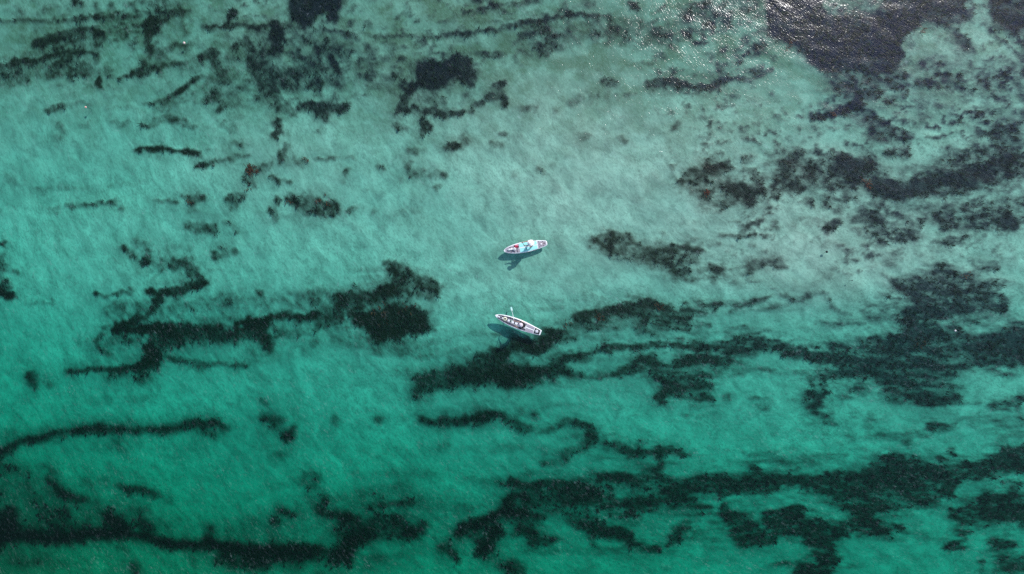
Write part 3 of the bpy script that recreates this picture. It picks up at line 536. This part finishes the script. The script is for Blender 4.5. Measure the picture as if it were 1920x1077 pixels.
mx0 = t.n('ShaderNodeMixShader'); t.l(fr.outputs[0], mx0.inputs[0]); t.l(tr.outputs[0], mx0.inputs[1]); t.l(mg.outputs[0], mx0.inputs[2])
# fine foam flecks on the wavelets; their pale streaks also paint in ripple light
f1 = t.noise(along(t, P3, .5), 6.0, 4.0, .68, .9); f2 = t.noise(t.mapping(P3, scale=(.6, 1, 1)), .30, 4.0, .62); f3 = t.noise(r1, 1.5, 3.0, .6, .5)
patch = t.math('MULTIPLY', t.math('MULTIPLY', t.math('SUBTRACT', f2, .40), 3.2, True), t.math('MULTIPLY', t.math('SUBTRACT', f3, .40), 3.2, True))
fleck = t.math('MULTIPLY', t.math('MULTIPLY', t.math('SUBTRACT', f1, .54), 3.4, True), t.math('ADD', .10, t.math('MULTIPLY', patch, .9)))
ff = t.math('MULTIPLY', fleck, .38, True)
fd = t.n('ShaderNodeBsdfDiffuse'); fd.inputs['Color'].default_value = (.54, .66, .72, 1); t.l(bp.outputs[0], fd.inputs['Normal'])
mx = t.n('ShaderNodeMixShader'); t.l(ff, mx.inputs[0]); t.l(mx0.outputs[0], mx.inputs[1]); t.l(fd.outputs[0], mx.inputs[2])
t.l(mx.outputs[0], t.out.inputs['Surface'])
va = t.n('ShaderNodeVolumeAbsorption'); A = (.79, .120, .186); D = 1.0
va.inputs['Color'].default_value = (1 - A[0], 1 - A[1], 1 - A[2], 1); va.inputs['Density'].default_value = D
t.l(va.outputs[0], t.out.inputs['Volume'])
tag(link_mesh('water', me, t.m), 'clear turquoise sea water rippled by a light breeze', 'water', kind='structure')

# ------------------------------------------------------------------ things on the water: helpers
def tube(bm, pts, r, seg=8, cap=True):
    pts = [Vector(p) for p in pts]; rs = r if isinstance(r, (list, tuple)) else [r] * len(pts)
    rings = []
    for i, p in enumerate(pts):
        d = (pts[min(i + 1, len(pts) - 1)] - pts[max(i - 1, 0)]).normalized()
        a = d.orthogonal().normalized() if i == 0 else (rings_a - d * rings_a.dot(d)).normalized()
        rings_a = a; b_ = d.cross(a)
        rings.append([bm.verts.new(p + (a * math.cos(2 * math.pi * k / seg) + b_ * math.sin(2 * math.pi * k / seg)) * rs[i]) for k in range(seg)])
    for r0, r1 in zip(rings[:-1], rings[1:]):
        for k in range(seg): bm.faces.new((r0[k], r0[(k + 1) % seg], r1[(k + 1) % seg], r1[k]))
    if cap: bm.faces.new(rings[0][::-1]); bm.faces.new(rings[-1])

def lathe(bm, prof, c=(0, 0, 0), seg=20):
    c = Vector(c); rings = []
    for r, z in prof:
        if r < 1e-5: rings.append([bm.verts.new(c + Vector((0, 0, z)))])
        else: rings.append([bm.verts.new(c + Vector((r * math.cos(2 * math.pi * k / seg), r * math.sin(2 * math.pi * k / seg), z))) for k in range(seg)])
    for a, b_ in zip(rings[:-1], rings[1:]):
        for k in range(seg):
            k1 = (k + 1) % seg
            v = [a[k % len(a)], a[k1 % len(a)], b_[k1 % len(b_)], b_[k % len(b_)]]
            v = list(dict.fromkeys(v))
            if len(v) > 2: bm.faces.new(v)

def torus(bm, c, R, r, seg=24, ts=8, sy=1.0):
    c = Vector(c); rings = []
    for i in range(seg):
        a = 2 * math.pi * i / seg
        rings.append([bm.verts.new(c + Vector(((R + r * math.cos(2 * math.pi * k / ts)) * math.cos(a), sy * (R + r * math.cos(2 * math.pi * k / ts)) * math.sin(a), r * math.sin(2 * math.pi * k / ts)))) for k in range(ts)])
    for i in range(seg):
        a, b_ = rings[i], rings[(i + 1) % seg]
        for k in range(ts): bm.faces.new((a[k], a[(k + 1) % ts], b_[(k + 1) % ts], b_[k]))

def rbox(bm, c, size, bev=.02, rz=0.0):
    r = bmesh.ops.create_cube(bm, size=1.0, matrix=Matrix.Translation(c) @ Matrix.Rotation(rz, 4, 'Z') @ Matrix.Diagonal((*size, 1)))
    es = list({e for v in r['verts'] for e in v.link_edges})
    bmesh.ops.bevel(bm, geom=es, offset=bev, segments=2, affect='EDGES', profile=.6)

def skinned(name, joints, edges, mat, parent, root, sub=1):
    """one continuous surface grown over a skeleton: joints {name: ((x,y,z), radius)}"""
    names = list(joints); me = bpy.data.meshes.new(name)
    me.from_pydata([joints[n][0] for n in names], [(names.index(a), names.index(b_)) for a, b_ in edges], [])
    o = bpy.data.objects.new(name, me); C.objects.link(o)
    o.modifiers.new('skin', 'SKIN'); sm = o.modifiers.new('sub', 'SUBSURF'); sm.levels = sub; sm.render_levels = sub
    if not me.skin_vertices: 
        bpy.context.view_layer.objects.active = o
    sv = me.skin_vertices[0].data
    for i, n in enumerate(names):
        r = joints[n][1]; sv[i].radius = r if isinstance(r, tuple) else (r, r); sv[i].use_root = (n == root)
    dg = bpy.context.evaluated_depsgraph_get(); dg.update()
    me2 = bpy.data.meshes.new_from_object(o.evaluated_get(dg)); me2.name = name
    bpy.data.objects.remove(o); 
    return link_mesh(name, me2, mat, parent)

M = dict(
 white=simple_mat('board_white_shell', (.80, .81, .82), .35, .05), grey=simple_mat('deck_pad_grey', (.075, .070, .095), .8, .25, 14, .3), mauve=simple_mat('deck_pad_pale_mauve', (.34, .31, .36), .8, .15, 14, .3),
 dark=simple_mat('deck_pad_charcoal', (.012, .015, .020), .8, .3, 14, .3), turq=simple_mat('deck_pad_turquoise', (.34, .78, .75), .75, .14, 5, .3), pale=simple_mat('deck_pad_white', (.78, .79, .82), .7, .08, 10, .2),
 black=simple_mat('black_rubber', (.015, .016, .020), .55), cord=simple_mat('bungee_cord', (.03, .03, .04), .8), shirt_w=simple_mat('white_cotton', (.82, .81, .80), .9, .08, 20, .3),
 bag_w=simple_mat('white_dry_bag', (.80, .78, .78), .5, .08), red=simple_mat('red_fabric', (.42, .012, .05), .7, .35, 12, .4), pink=simple_mat('pink_fabric', (.75, .22, .30), .8, .2),
 skin=simple_mat('skin', (.50, .29, .22), .55, .12, 10), black_c=simple_mat('black_cotton', (.012, .012, .016), .9, .3, 20, .3), hat_l=simple_mat('pale_lilac_hat', (.66, .57, .62), .9, .1, 25, .4), hat_w=simple_mat('white_hat', (.86, .84, .83), .9, .06, 25, .4),
 short=simple_mat('grey_shorts', (.10, .10, .13), .9, .2, 15), hair=simple_mat('dark_hair', (.03, .02, .015), .7), cream=simple_mat('cream_rope', (.74, .72, .55), .8, .15, 30, .4), sage=simple_mat('sage_strap', (.22, .34, .26), .8),
 carbon=simple_mat('black_carbon', (.012, .020, .024), .35), alloy=simple_mat('white_alloy_shaft', (.72, .80, .82), .3), eye=simple_mat('eye', (.02, .015, .012), .2), rail=simple_mat('rail_tape', (.40, .30, .32), .5, .15),
 b_or=simple_mat('sun_bleached_orange_buoy', (.62, .30, .22), .6, .3), b_pk=simple_mat('pale_buoy', (.72, .60, .56), .6, .2), b_dk=simple_mat('dark_buoy', (.010, .018, .018), .5, .3), b_wh=simple_mat('white_buoy', (.75, .78, .80), .5, .1), rope=simple_mat('mooring_rope', (.03, .04, .035), .9))

# ------------------------------------------------------------------ paddle boards
class Board:
    """local frame: x from the bow (0) to the tail (L), y to the board's starboard side, z up, origin at bow on the water line"""
    def __init__(self, bow_px, tail_px, outline, label, n_root):
        a, b_ = W(*bow_px), W(*tail_px); d = b_ - a; self.L = d.length
        self.T, self.Wd = [o[0] for o in outline], [o[1] * 1.06 for o in outline]
        self.root = empty('paddle_board', (a.x, a.y, 0), math.atan2(d.y, d.x)); tag(self.root, label, 'paddle board', 'paddle boards')
        self.M = Matrix.Translation((a.x, a.y, 0)) @ Matrix.Rotation(math.atan2(d.y, d.x), 4, 'Z')
    def local(self, p): return self.M.inverted() @ Vector(p)
    def w(self, t): return float(np.interp(t, self.T, self.Wd))
    def hz(self, t):
        h = .072 * min(1, .25 + 5 * t) * min(1, .45 + 5 * (1 - t)); zc = .045 + .16 * max(0, .28 - t) ** 1.5 * 4 * .5 + .25 * max(0, t - .85) ** 1.5
        return h, zc
    def deck(self, t, v):
        h, zc = self.hz(t); c_ = min(1, abs(v)) ** 2.2; s = math.sqrt(max(0, 1 - c_ * c_)); return zc + h * s ** .7
    def hull(self):
        bm = bmesh.new(); n, m = 56, 24; rings = []
        for i in range(n + 1):
            t = .002 + .996 * (.5 - .5 * math.cos(math.pi * i / n)); w = max(.006, self.w(t)); h, zc = self.hz(t); ring = []
            for k in range(m):
                a = 2 * math.pi * k / m; ca, sa = math.cos(a), math.sin(a)
                ring.append(bm.verts.new((t * self.L, w * math.copysign(abs(ca) ** (1 / 2.2), ca), zc + h * math.copysign(abs(sa) ** .7, sa))))
            rings.append(ring)
        for a, b_ in zip(rings[:-1], rings[1:]):
            for k in range(m): bm.faces.new((a[k], a[(k + 1) % m], b_[(k + 1) % m], b_[k]))
        bm.faces.new(rings[0][::-1]); bm.faces.new(rings[-1])
        return from_bm('hull', bm, M['white'], self.root)
    def pad(self, name, t0, t1, v0, v1, mat, thick=.007, parent=None, nt=22, nv=8, lift=0.0):
        """foam pad following the deck between two stations; v may be numbers or functions of t, as shares of the half width"""
        f = lambda v, t: v(t) if callable(v) else v
        bm = bmesh.new(); top = []; bot = []
        for i in range(nt + 1):
            t = t0 + (t1 - t0) * i / nt; w = self.w(t); r0, r1 = [], []
            for k in range(nv + 1):
                v = f(v0, t) + (f(v1, t) - f(v0, t)) * k / nv; z = self.deck(t, v) + lift
                r0.append(bm.verts.new((t * self.L, v * w, z + thick))); r1.append(bm.verts.new((t * self.L, v * w, z - .004)))
            top.append(r0); bot.append(r1)
        for i in range(nt):
            for k in range(nv):
                bm.faces.new((top[i][k], top[i + 1][k], top[i + 1][k + 1], top[i][k + 1])); bm.faces.new((bot[i][k], bot[i][k + 1], bot[i + 1][k + 1], bot[i + 1][k]))
            bm.faces.new((top[i][0], bot[i][0], bot[i + 1][0], top[i + 1][0])); bm.faces.new((top[i][nv], top[i + 1][nv], bot[i + 1][nv], bot[i][nv]))
        for k in range(nv):
            bm.faces.new((top[0][k], top[0][k + 1], bot[0][k + 1], bot[0][k])); bm.faces.new((top[nt][k], bot[nt][k], bot[nt][k + 1], top[nt][k + 1]))
        return from_bm(name, bm, mat, parent or self.root, smooth=False)
    def at(self, x, v, up=0.0):
        t = x / self.L; return Vector((x, v * self.w(t), self.deck(t, v) + up))
    def ring(self, x, v, size=.035, parent=None):
        bm = bmesh.new(); p = self.at(x, v, .012); lathe(bm, [(0, -.01), (size, -.01), (size * .9, .006), (0, .008)], p, 10); torus(bm, p + Vector((0, 0, .012)), size * .7, .007, 12, 6)
        return from_bm('tie_down_ring', bm, M['black'], parent or self.root)
    def cord(self, pts):
        bm = bmesh.new(); P = []
        for (x0, v0), (x1, v1) in zip(pts[:-1], pts[1:]):
            for s in range(5): q = s / 5; P.append(self.at(x0 + (x1 - x0) * q, v0 + (v1 - v0) * q, .018))
        P.append(self.at(*pts[-1], .018)); tube(bm, P, .009, 6)
        return from_bm('bungee_cord', bm, M['cord'], self.root)
    def fins(self):
        for v, x, s in ((0, self.L - .38, 1.0), (-.45, self.L - .55, .55), (.45, self.L - .55, .55)):
            bm = bmesh.new(); y = v * self.w(x / self.L); pr = [(0, 0), (.2 * s, 0), (.23 * s, -.2 * s), (.17 * s, -.2 * s)]
            r = [[bm.verts.new((x + a, y + o, -.01 + z)) for a, z in pr] for o in (-.005, .005)]
            bm.faces.new(r[0]); bm.faces.new(r[1][::-1])
            for k in range(4): bm.faces.new((r[0][k], r[1][k], r[1][(k + 1) % 4], r[0][(k + 1) % 4]))
            from_bm('fin', bm, M['black'], self.root, False)

# --- upper board: turquoise deck
B1 = Board((944.4, 471.0), (1026.0, 455.8), [(0, .004), (.015, .075), (.04, .14), (.1, .228), (.17, .285), (.25, .338), (.35, .375), (.45, .392), (.58, .388), (.7, .355), (.8, .308), (.88, .262), (.94, .222), (.975, .18), (.99, .135), (1, .07)],
           'white paddle board with turquoise deck, the upper one of the two', 1)
B1.hull(); B1.fins()
L = B1.L
B1.pad('bow_pad', .04, .36, -.82, .82, M['mauve'], nv=10)
B1.pad('turquoise_pad', .365, .765, -.84, -.10, M['turq']); B1.pad('turquoise_pad', .365, .765, .10, .84, M['turq'])
B1.pad('centre_strip', .33, .765, -.085, .085, M['pale'])
B1.pad('kick_pad', .785, .975, -.80, .80, M['mauve'])
B1.pad('rail_tape', .60, .76, .90, .985, M['rail'], .003); B1.pad('rail_tape', .66, .80, -.985, -.90, M['rail'], .003)
for x, v in ((.52, .62), (.86, .66), (.55, -.66), (.80, -.70), (1.05, -.72), (1.08, .70)): B1.ring(x, v)
for x, v in ((2.72, .68), (2.74, -.68), (3.02, .62), (3.05, -.62)): B1.ring(x, v, .032)
B1.cord([(.52, .62), (.80, -.70), (.86, .66), (1.05, -.72), (1.08, .70)]); B1.cord([(.52, .62), (.55, -.66), (.86, .66)])
def flat_ring(board, x, v, R, r, mat, name='deck_emblem'):
    bm = bmesh.new(); p = board.at(x, v, .010); torus(bm, p, R, r, 28, 6); return from_bm(name, bm, mat, board.root)
flat_ring(B1, 2.90, 0, .105, .022, M['rail']); flat_ring(B1, 3.13, .02, .075, .016, M['rail'])
bm = bmesh.new(); p = B1.at(2.90, 0, .006); lathe(bm, [(0, 0), (.075, 0), (.075, .006), (0, .006)], p, 24); from_bm('deck_emblem', bm, M['pale'], B1.root)
bm = bmesh.new(); tube(bm, [B1.at(3.08, .08, .02), B1.at(3.13, .05, .045), B1.at(3.19, .02, .02)], .016, 8); from_bm('carry_handle', bm, M['black'], B1.root)

def on_board(board, name, label, cat, x, y, rz=0.0, up=.012):
    """a thing lying on the deck: world placed, top level"""
    t_ = x / board.L; z = board.deck(t_, y / max(board.w(t_), .01)) + up
    p = board.M @ Vector((x, y, z)); o = empty(name, p, board.root.rotation_euler.z + rz); tag(o, label, cat); return o
# gear strapped on the bow (px positions read off the photo)
def b_px(board, px, py): q = board.local(W(px, py)); return q.x, q.y
x, y = b_px(B1, 957.3, 468.3); o = on_board(B1, 'dry_bag', 'long white dry bag strapped on the bow of the turquoise board', 'bag', x, y, math.radians(2))
bm = bmesh.new(); tube(bm, [(-.19, 0, .06), (-.17, 0, .065), (-.1, 0, .072), (.1, 0, .072), (.16, 0, .06), (.18, 0, .055)], [.03, .06, .074, .074, .055, .02], 14); from_bm('bag_body', bm, M['bag_w'], o)
bm = bmesh.new(); rbox(bm, (-.20, 0, .06), (.03, .12, .03), .008); from_bm('roll_closure', bm, M['bag_w'], o)
bm = bmesh.new(); torus(bm, (0, 0, 0), .076, .006, 18, 6); bmesh.ops.rotate(bm, verts=bm.verts, matrix=Matrix.Rotation(math.pi / 2, 3, 'Y')); bmesh.ops.translate(bm, verts=bm.verts, vec=(.02, 0, .072)); from_bm('bag_strap', bm, M['mauve'], o)
x, y = b_px(B1, 964.6, 467.6); o = on_board(B1, 'bucket_bag', 'round white bag with a ring beside the red bundle on the bow', 'bag', x, y)
bm = bmesh.new(); lathe(bm, [(0, 0), (.10, 0), (.125, .05), (.12, .15), (.09, .19), (0, .2)], seg=22); from_bm('bag_body', bm, M['bag_w'], o)
bm = bmesh.new(); torus(bm, (.02, .01, .205), .055, .010, 20, 6); from_bm('rim', bm, M['mauve'], o)
x, y = b_px(B1, 968.8, 462.9); o = on_board(B1, 'life_vest', 'dark red folded life vest lying on the bow of the turquoise board', 'life vest', x, y, math.radians(-6))
bm = bmesh.new(); rbox(bm, (0, 0, .055), (.34, .11, .10), .035); from_bm('vest_panel', bm, M['red'], o, True)
bm = bmesh.new(); rbox(bm, (-.02, .10, .045), (.22, .10, .08), .03); from_bm('vest_panel', bm, M['pink'], o, True)
bm = bmesh.new(); rbox(bm, (.02, -.07, .03), (.16, .07, .05), .02); from_bm('vest_panel', bm, M['pink'], o, True)
bm = bmesh.new(); rbox(bm, (.12, 0, .10), (.07, .10, .03), .01); from_bm('buckle', bm, M['black'], o)

# --- lower board: grey deck
B2 = Board((928.5, 591.2), (1014.2, 624.6), [(0, .02), (.015, .065), (.04, .115), (.1, .195), (.17, .255), (.25, .305), (.35, .348), (.45, .368), (.55, .368), (.65, .345), (.75, .308), (.85, .268), (.92, .236), (.97, .205), (.99, .188), (1, .165)],
           'white paddle board with charcoal striped deck and black tail, the lower one', 2)
B2.hull(); B2.fins()
L2 = B2.L
B2.pad('deck_pad', .06, .68, lambda t: -.81, lambda t: -.36, M['grey']); B2.pad('deck_pad', .06, .68, .36, .81, M['grey'])
B2.pad('white_stripe', .10, .66, -.335, -.29, M['pale']); B2.pad('white_stripe', .10, .66, .29, .335, M['pale'])
B2.pad('centre_pad', .05, .62, -.27, .27, M['grey'])
for a, b_ in ((.055, .105), (.145, .175), (.275, .325), (.36, .41), (.435, .49)): B2.pad('white_panel', a, b_, -.20, .20, M['pale'], .011, lift=.003, nt=4, nv=4)
B2.pad('rear_pad', .685, .845, .22, lambda t: .84, M['mauve']); B2.pad('rear_pad', .685, .845, lambda t: -.84, -.22, M['mauve'])
B2.pad('rear_pad', .60, .68, .55, .84, M['mauve'], .009, lift=.003, nt=8); B2.pad('white_panel', .625, .845, -.14, .14, M['pale'])
B2.pad('dark_stripe', .62, .84, .155, .20, M['dark']); B2.pad('dark_stripe', .62, .84, -.20, -.155, M['dark'])
B2.pad('tail_pad', .855, .975, -.80, .80, M['dark'])
p = B2.at(.905 * L2, 0, .008); bm = bmesh.new(); lathe(bm, [(0, 0), (.125, 0), (.125, .008), (0, .008)], p, 32); dk = from_bm('tail_emblem', bm, M['pale'], B2.root)
bm = bmesh.new(); torus(bm, p + Vector((0, 0, .009)), .085, .010, 28, 6); from_bm('emblem_ring', bm, M['mauve'], dk)
for k in range(4):
    bm = bmesh.new(); a = math.radians(30 + 90 * k); rbox(bm, p + Vector((.05 * math.cos(a), .05 * math.sin(a), .010)), (.06, .018, .006), .002, a); from_bm('emblem_mark', bm, M['mauve'], dk)
bm = bmesh.new(); tube(bm, [B2.at(.955 * L2, .3, .012), B2.at(.965 * L2, 0, .035), B2.at(.955 * L2, -.3, .012)], .014, 8); from_bm('carry_handle', bm, M['mauve'], B2.root)
for x, v in ((.52, .55), (.60, -.50), (1.00, .52), (.78, -.70), (1.02, -.50), (1.10, -.72), (1.12, .70)): B2.ring(x, v, .034)
B2.cord([(.52, .55), (.60, -.50), (1.00, .52), (1.02, -.50), (.52, .55)])
x, y = b_px(B2, 947.0, 598.0); o = on_board(B2, 'rope_coil', 'cream coil of rope on the bow of the lower board', 'rope', x, y)
for k, (R, r) in enumerate(((.13, .024), (.105, .022), (.085, .018))):
    bm = bmesh.new(); torus(bm, (0, 0, .022 + .016 * k), R, r, 28, 8); from_bm('coil', bm, M['cream'], o)
x, y = b_px(B2, 958.8, 602.2); o = on_board(B2, 'sage_pouch', 'small sage green pouch between white deck panels of the lower board', 'pouch', x, y)
bm = bmesh.new(); rbox(bm, (0, 0, .03), (.07, .16, .05), .018); from_bm('pouch_body', bm, M['sage'], o); bm = bmesh.new(); rbox(bm, (0, 0, .058), (.05, .15, .012), .004); from_bm('flap', bm, M['sage'], o)
# ------------------------------------------------------------------ paddles
def paddle(name, label, grip, tip, split, mats, blade_len=.46, blade_w=.20):
    g, t_ = Vector(grip), Vector(tip); d = (t_ - g); Ln = d.length; d.normalize()
    o = empty(name, g); tag(o, label, 'paddle'); ax = Vector((0, 0, 1)).cross(d).normalized(); nb = d.cross(ax)
    bm = bmesh.new(); tube(bm, [d * .0, d * (Ln * split)], .0155, 10); from_bm('upper_shaft', bm, mats[0], o)
    bm = bmesh.new(); tube(bm, [d * (Ln * split - .02), d * (Ln - blade_len + .06)], .0185, 10); from_bm('lower_shaft', bm, mats[1], o)
    bm = bmesh.new(); tube(bm, [ax * -.06, ax * .06], .02, 10); from_bm('grip', bm, M['black'], o)
    bm = bmesh.new(); rings = []
    for i in range(13):
        s = i / 12; w = blade_w * .5 * max(.10, math.sin(math.pi * (.06 + .80 * s ** .8)) ** .7); th = .018 * (1 - .7 * s); c_ = d * (Ln - blade_len + blade_len * s) + nb * (.05 * s * s)
        rings.append([bm.verts.new(c_ + ax * w * math.cos(2 * math.pi * k / 12) + nb * th * math.sin(2 * math.pi * k / 12)) for k in range(12)])
    for a, b_ in zip(rings[:-1], rings[1:]):
        for k in range(12): bm.faces.new((a[k], a[(k + 1) % 12], b_[(k + 1) % 12], b_[k]))
    bm.faces.new(rings[0][::-1]); bm.faces.new(rings[-1]); from_bm('blade', bm, mats[2], o)
    return lambda f: g + (t_ - g) * f
P1 = paddle('paddle', 'black paddle held across the turquoise board', W(979.2, 455.2, 1.36), W(991.8, 472.6, -.30), .6, (M['carbon'], M['carbon'], M['carbon']))
P2 = paddle('paddle', 'paddle with white lower shaft and blade dipped beside the lower board', W(966.3, 612.0, 1.30), W(958.3, 576.5, -.34), .34, (M['carbon'], M['alloy'], M['alloy']), .42, .15)

# ------------------------------------------------------------------ people
def person(board, head_px, Lh, Rh, label, top, hat, shorts, hat_r):
    hp = W(*head_px); q = board.local(hp)
    rz = board.root.rotation_euler.z + math.pi                       # facing the bow
    x0 = q.x + .16; t_ = x0 / board.L; zd = board.deck(t_, .2) + .008
    o = empty('person', board.M @ Vector((x0, q.y * .8, zd)), rz); tag(o, label, 'person', 'people paddling')
    Mi = (Matrix.Translation(o.location) @ Matrix.Rotation(rz, 4, 'Z')).inverted()
    lh, rh = Mi @ Vector(Lh), Mi @ Vector(Rh)
    lean = q.y * .2
    J = {'pelvis': ((-.08, 0, .90), .125), 'waist': ((-.03, 0, 1.06), .115), 'chest': ((.04, 0, 1.21), (.135, .115)), 'upchest': ((.08, 0, 1.325), (.12, .09)), 'neckb': ((.11, 0, 1.40), .075), 'neck': ((.135, 0, 1.46), .05), 'jaw': ((.165, 0, 1.51), .066), 'skull': ((.165, 0, 1.60), .088), 'crown': ((.16, 0, 1.66), .06), 'nose': ((.262, 0, 1.555), .014)}
    E = [('pelvis', 'waist'), ('waist', 'chest'), ('chest', 'upchest'), ('upchest', 'neckb'), ('neckb', 'neck'), ('neck', 'jaw'), ('jaw', 'skull'), ('skull', 'crown'), ('jaw', 'nose')]
    for s, nm, hd in ((1, 'L', lh), (-1, 'R', rh)):
        sh = Vector((.09, .175 * s, 1.34)); hd = Vector(hd); mid = (sh + hd) / 2; v = hd - sh
        bend = math.sqrt(max(.0, .30 ** 2 - (v.length / 2) ** 2)); dn = (Vector((-.25, .55 * s, -.8)) - v.normalized() * Vector((-.25, .55 * s, -.8)).dot(v.normalized())).normalized()
        el = mid + dn * bend; fo = (hd - el).normalized(); wr = hd - fo * .07
        J.update({nm + 'sh': (tuple(sh), .058), nm + 'el': (tuple(el), .040), nm + 'wr': (tuple(wr), .027), nm + 'palm': (tuple(hd - fo * .01), (.040, .022))})
        E += [('upchest', nm + 'sh'), (nm + 'sh', nm + 'el'), (nm + 'el', nm + 'wr'), (nm + 'wr', nm + 'palm')]
        side = fo.cross(Vector((0, 0, 1))); side = side.normalized() if side.length > .05 else Vector((0, 1, 0)); up = side.cross(fo).normalized()
        for k, (off, ln) in enumerate(((.030, .062), (.010, .072), (-.010, .068), (-.030, .054))):
            b0 = hd + side * off + fo * .025 - up * .012; b1 = b0 + fo * ln * .45 + up * .012; b2 = b1 - fo * ln * .15 + up * .026
            J.update({f'{nm}f{k}a': (tuple(b0), .0095), f'{nm}f{k}b': (tuple(b1), .009), f'{nm}f{k}c': (tuple(b2), .008)})
            E += [(nm + 'palm', f'{nm}f{k}a'), (f'{nm}f{k}a', f'{nm}f{k}b'), (f'{nm}f{k}b', f'{nm}f{k}c')]
        ta = hd - fo * .02 + side * .042 + up * .01; J.update({nm + 'ta': (tuple(ta), .011), nm + 'tb': (tuple(ta + fo * .04 - side * .012 + up * .02), .009)}); E += [(nm + 'palm', nm + 'ta'), (nm + 'ta', nm + 'tb')]
        J.update({nm + 'hip': ((-.07, .095 * s, .84), .092), nm + 'kn': ((.03, .15 * s, .46), .058), nm + 'cf': ((-.03, .165 * s, .30), .054), nm + 'an': ((-.05, .17 * s, .075), .037), nm + 'ball': ((.10, .19 * s, .030), (.042, .026)), nm + 'toe': ((.16, .195 * s, .024), (.034, .018)), nm + 'heel': ((-.085, .165 * s, .035), .030)})
        E += [('pelvis', nm + 'hip'), (nm + 'hip', nm + 'kn'), (nm + 'kn', nm + 'cf'), (nm + 'cf', nm + 'an'), (nm + 'an', nm + 'ball'), (nm + 'ball', nm + 'toe'), (nm + 'an', nm + 'heel')]
    skinned('body', J, E, M['skin'], o, 'pelvis', 2)
    cut = lambda a, b_, f: tuple(Vector(J[a][0]).lerp(Vector(J[b_][0]), f))
    S = {'hem': ((-.07, 0, .84), .185), 'waist': (J['waist'][0], .175), 'chest': (J['chest'][0], (.195, .175)), 'upchest': (J['upchest'][0], (.18, .15)), 'neckb': ((.105, 0, 1.40), .088)}
    SE = [('hem', 'waist'), ('waist', 'chest'), ('chest', 'upchest'), ('upchest', 'neckb')]
    for nm in 'LR':
        S.update({nm + 'sh': (J[nm + 'sh'][0], .088), nm + 'sl': (cut(nm + 'sh', nm + 'el', .62), .070)}); SE += [('upchest', nm + 'sh'), (nm + 'sh', nm + 'sl')]
    skinned('shirt', S, SE, top, o, 'waist', 2)
    T_ = {'belt': ((-.075, 0, .93), .165), 'seat': ((-.08, 0, .84), .170)}; TE = [('belt', 'seat')]
    for nm in 'LR': T_.update({nm + 'th': (J[nm + 'hip'][0], .122), nm + 'leg': (cut(nm + 'hip', nm + 'kn', .72), .088)}); TE += [('seat', nm + 'th'), (nm + 'th', nm + 'leg')]
    skinned('shorts', T_, TE, shorts, o, 'seat', 2)
    bm = bmesh.new(); hc = (.165, 0, 1.62)
    lathe(bm, [(hat_r, -.022), (hat_r * .99, -.012), (hat_r * .8, .004), (.105, .012), (.10, .055), (.085, .088), (.05, .100), (0, .102), ], hc, 28)
    lathe(bm, [(hat_r, -.022), (.10, .0), (.09, .05), (0, .07)], hc, 28); ht = from_bm('hat', bm, hat, o)
    bm = bmesh.new(); torus(bm, Vector(hc) + Vector((0, 0, .018)), .103, .007, 28, 6); from_bm('hat_band', bm, M['mauve'] if hat is M['hat_l'] else M['pale'], ht)
    bm = bmesh.new(); lathe(bm, [(.055, -.10), (.090, -.05), (.094, .0), (.08, .04), (0, .06)], (.148, 0, 1.60), 18); from_bm('hair', bm, M['hair'], o)
    for s in (-1, 1):
        bm = bmesh.new(); lathe(bm, [(0, -.009), (.008, -.004), (.008, .004), (0, .009)], (.243, .03 * s, 1.585), 8); from_bm('eye', bm, M['eye'], o)
        bm = bmesh.new(); lathe(bm, [(0, -.03), (.012, -.015), (.012, .015), (0, .03)], (.155, .092 * s, 1.565), 8); from_bm('ear', bm, M['skin'], o)
    bm = bmesh.new(); rbox(bm, (.235, 0, 1.515), (.012, .045, .010), .003); from_bm('mouth', bm, M['pink'], o)
    return o
person(B1, (992.0, 457.6), P1(.30), P1(.0), 'person in white hat and white shirt paddling the turquoise board', M['shirt_w'], M['hat_w'], M['shirt_w'], .185)
person(B2, (976.2, 606.8), P2(.0), P2(.27), 'person in pale hat and black shirt paddling the lower grey board', M['black_c'], M['hat_l'], M['short'], .165)

# ------------------------------------------------------------------ small floats
def buoy(px_, r, label, name, m1, m2, seabed_line=True):
    p = W(*px_); z = wave_at(p.x, p.y) * .5
    o = empty(name, (p.x, p.y, z)); tag(o, label, 'buoy', 'small floats on the water')
    bm = bmesh.new(); lathe(bm, [(0, -r * .9)] + [(r * math.cos(a), r * .25 + r * math.sin(a)) for a in np.linspace(-1.35, 1.35, 11)] + [(r * .2, r * 1.28)], seg=18); from_bm('float_body', bm, m1, o)
    bm = bmesh.new(); lathe(bm, [(0, r * 1.2), (r * .24, r * 1.2), (r * .24, r * 1.5), (r * .16, r * 1.6), (0, r * 1.6)], seg=12); from_bm('float_top', bm, m2, o)
    bm = bmesh.new(); torus(bm, (0, 0, r * .25), r * 1.0, r * .10, 20, 6); from_bm('float_band', bm, m2, o)
    px2, py2, dp = world_to_px(np.array([p.x]), np.array([p.y]))
    bm = bmesh.new(); tube(bm, [(0, 0, -r * .8), (.05, .03, -float(dp[0]) * .5), (.02, -.03, -float(dp[0]) - z)], .008, 6); from_bm('mooring_line', bm, M['rope'], o)
buoy((345.5, 81), .085, 'sun-bleached pinkish buoy among seagrass at the upper left', 'buoy', M['b_pk'], M['b_or'])
buoy((161, 201.5), .075, 'orange buoy on pale sand water at the far left', 'buoy', M['b_or'], M['b_wh'])
buoy((1550, 472.5), .090, 'small black float on pale water right of centre', 'buoy', M['b_dk'], M['b_dk'])
buoy((1597.5, 526.5), .045, 'tiny black float below the larger black float', 'buoy', M['b_dk'], M['b_dk'])
buoy((1791, 620.5), .070, 'white buoy over the blue-black seagrass at the right', 'buoy', M['b_wh'], M['b_or'])
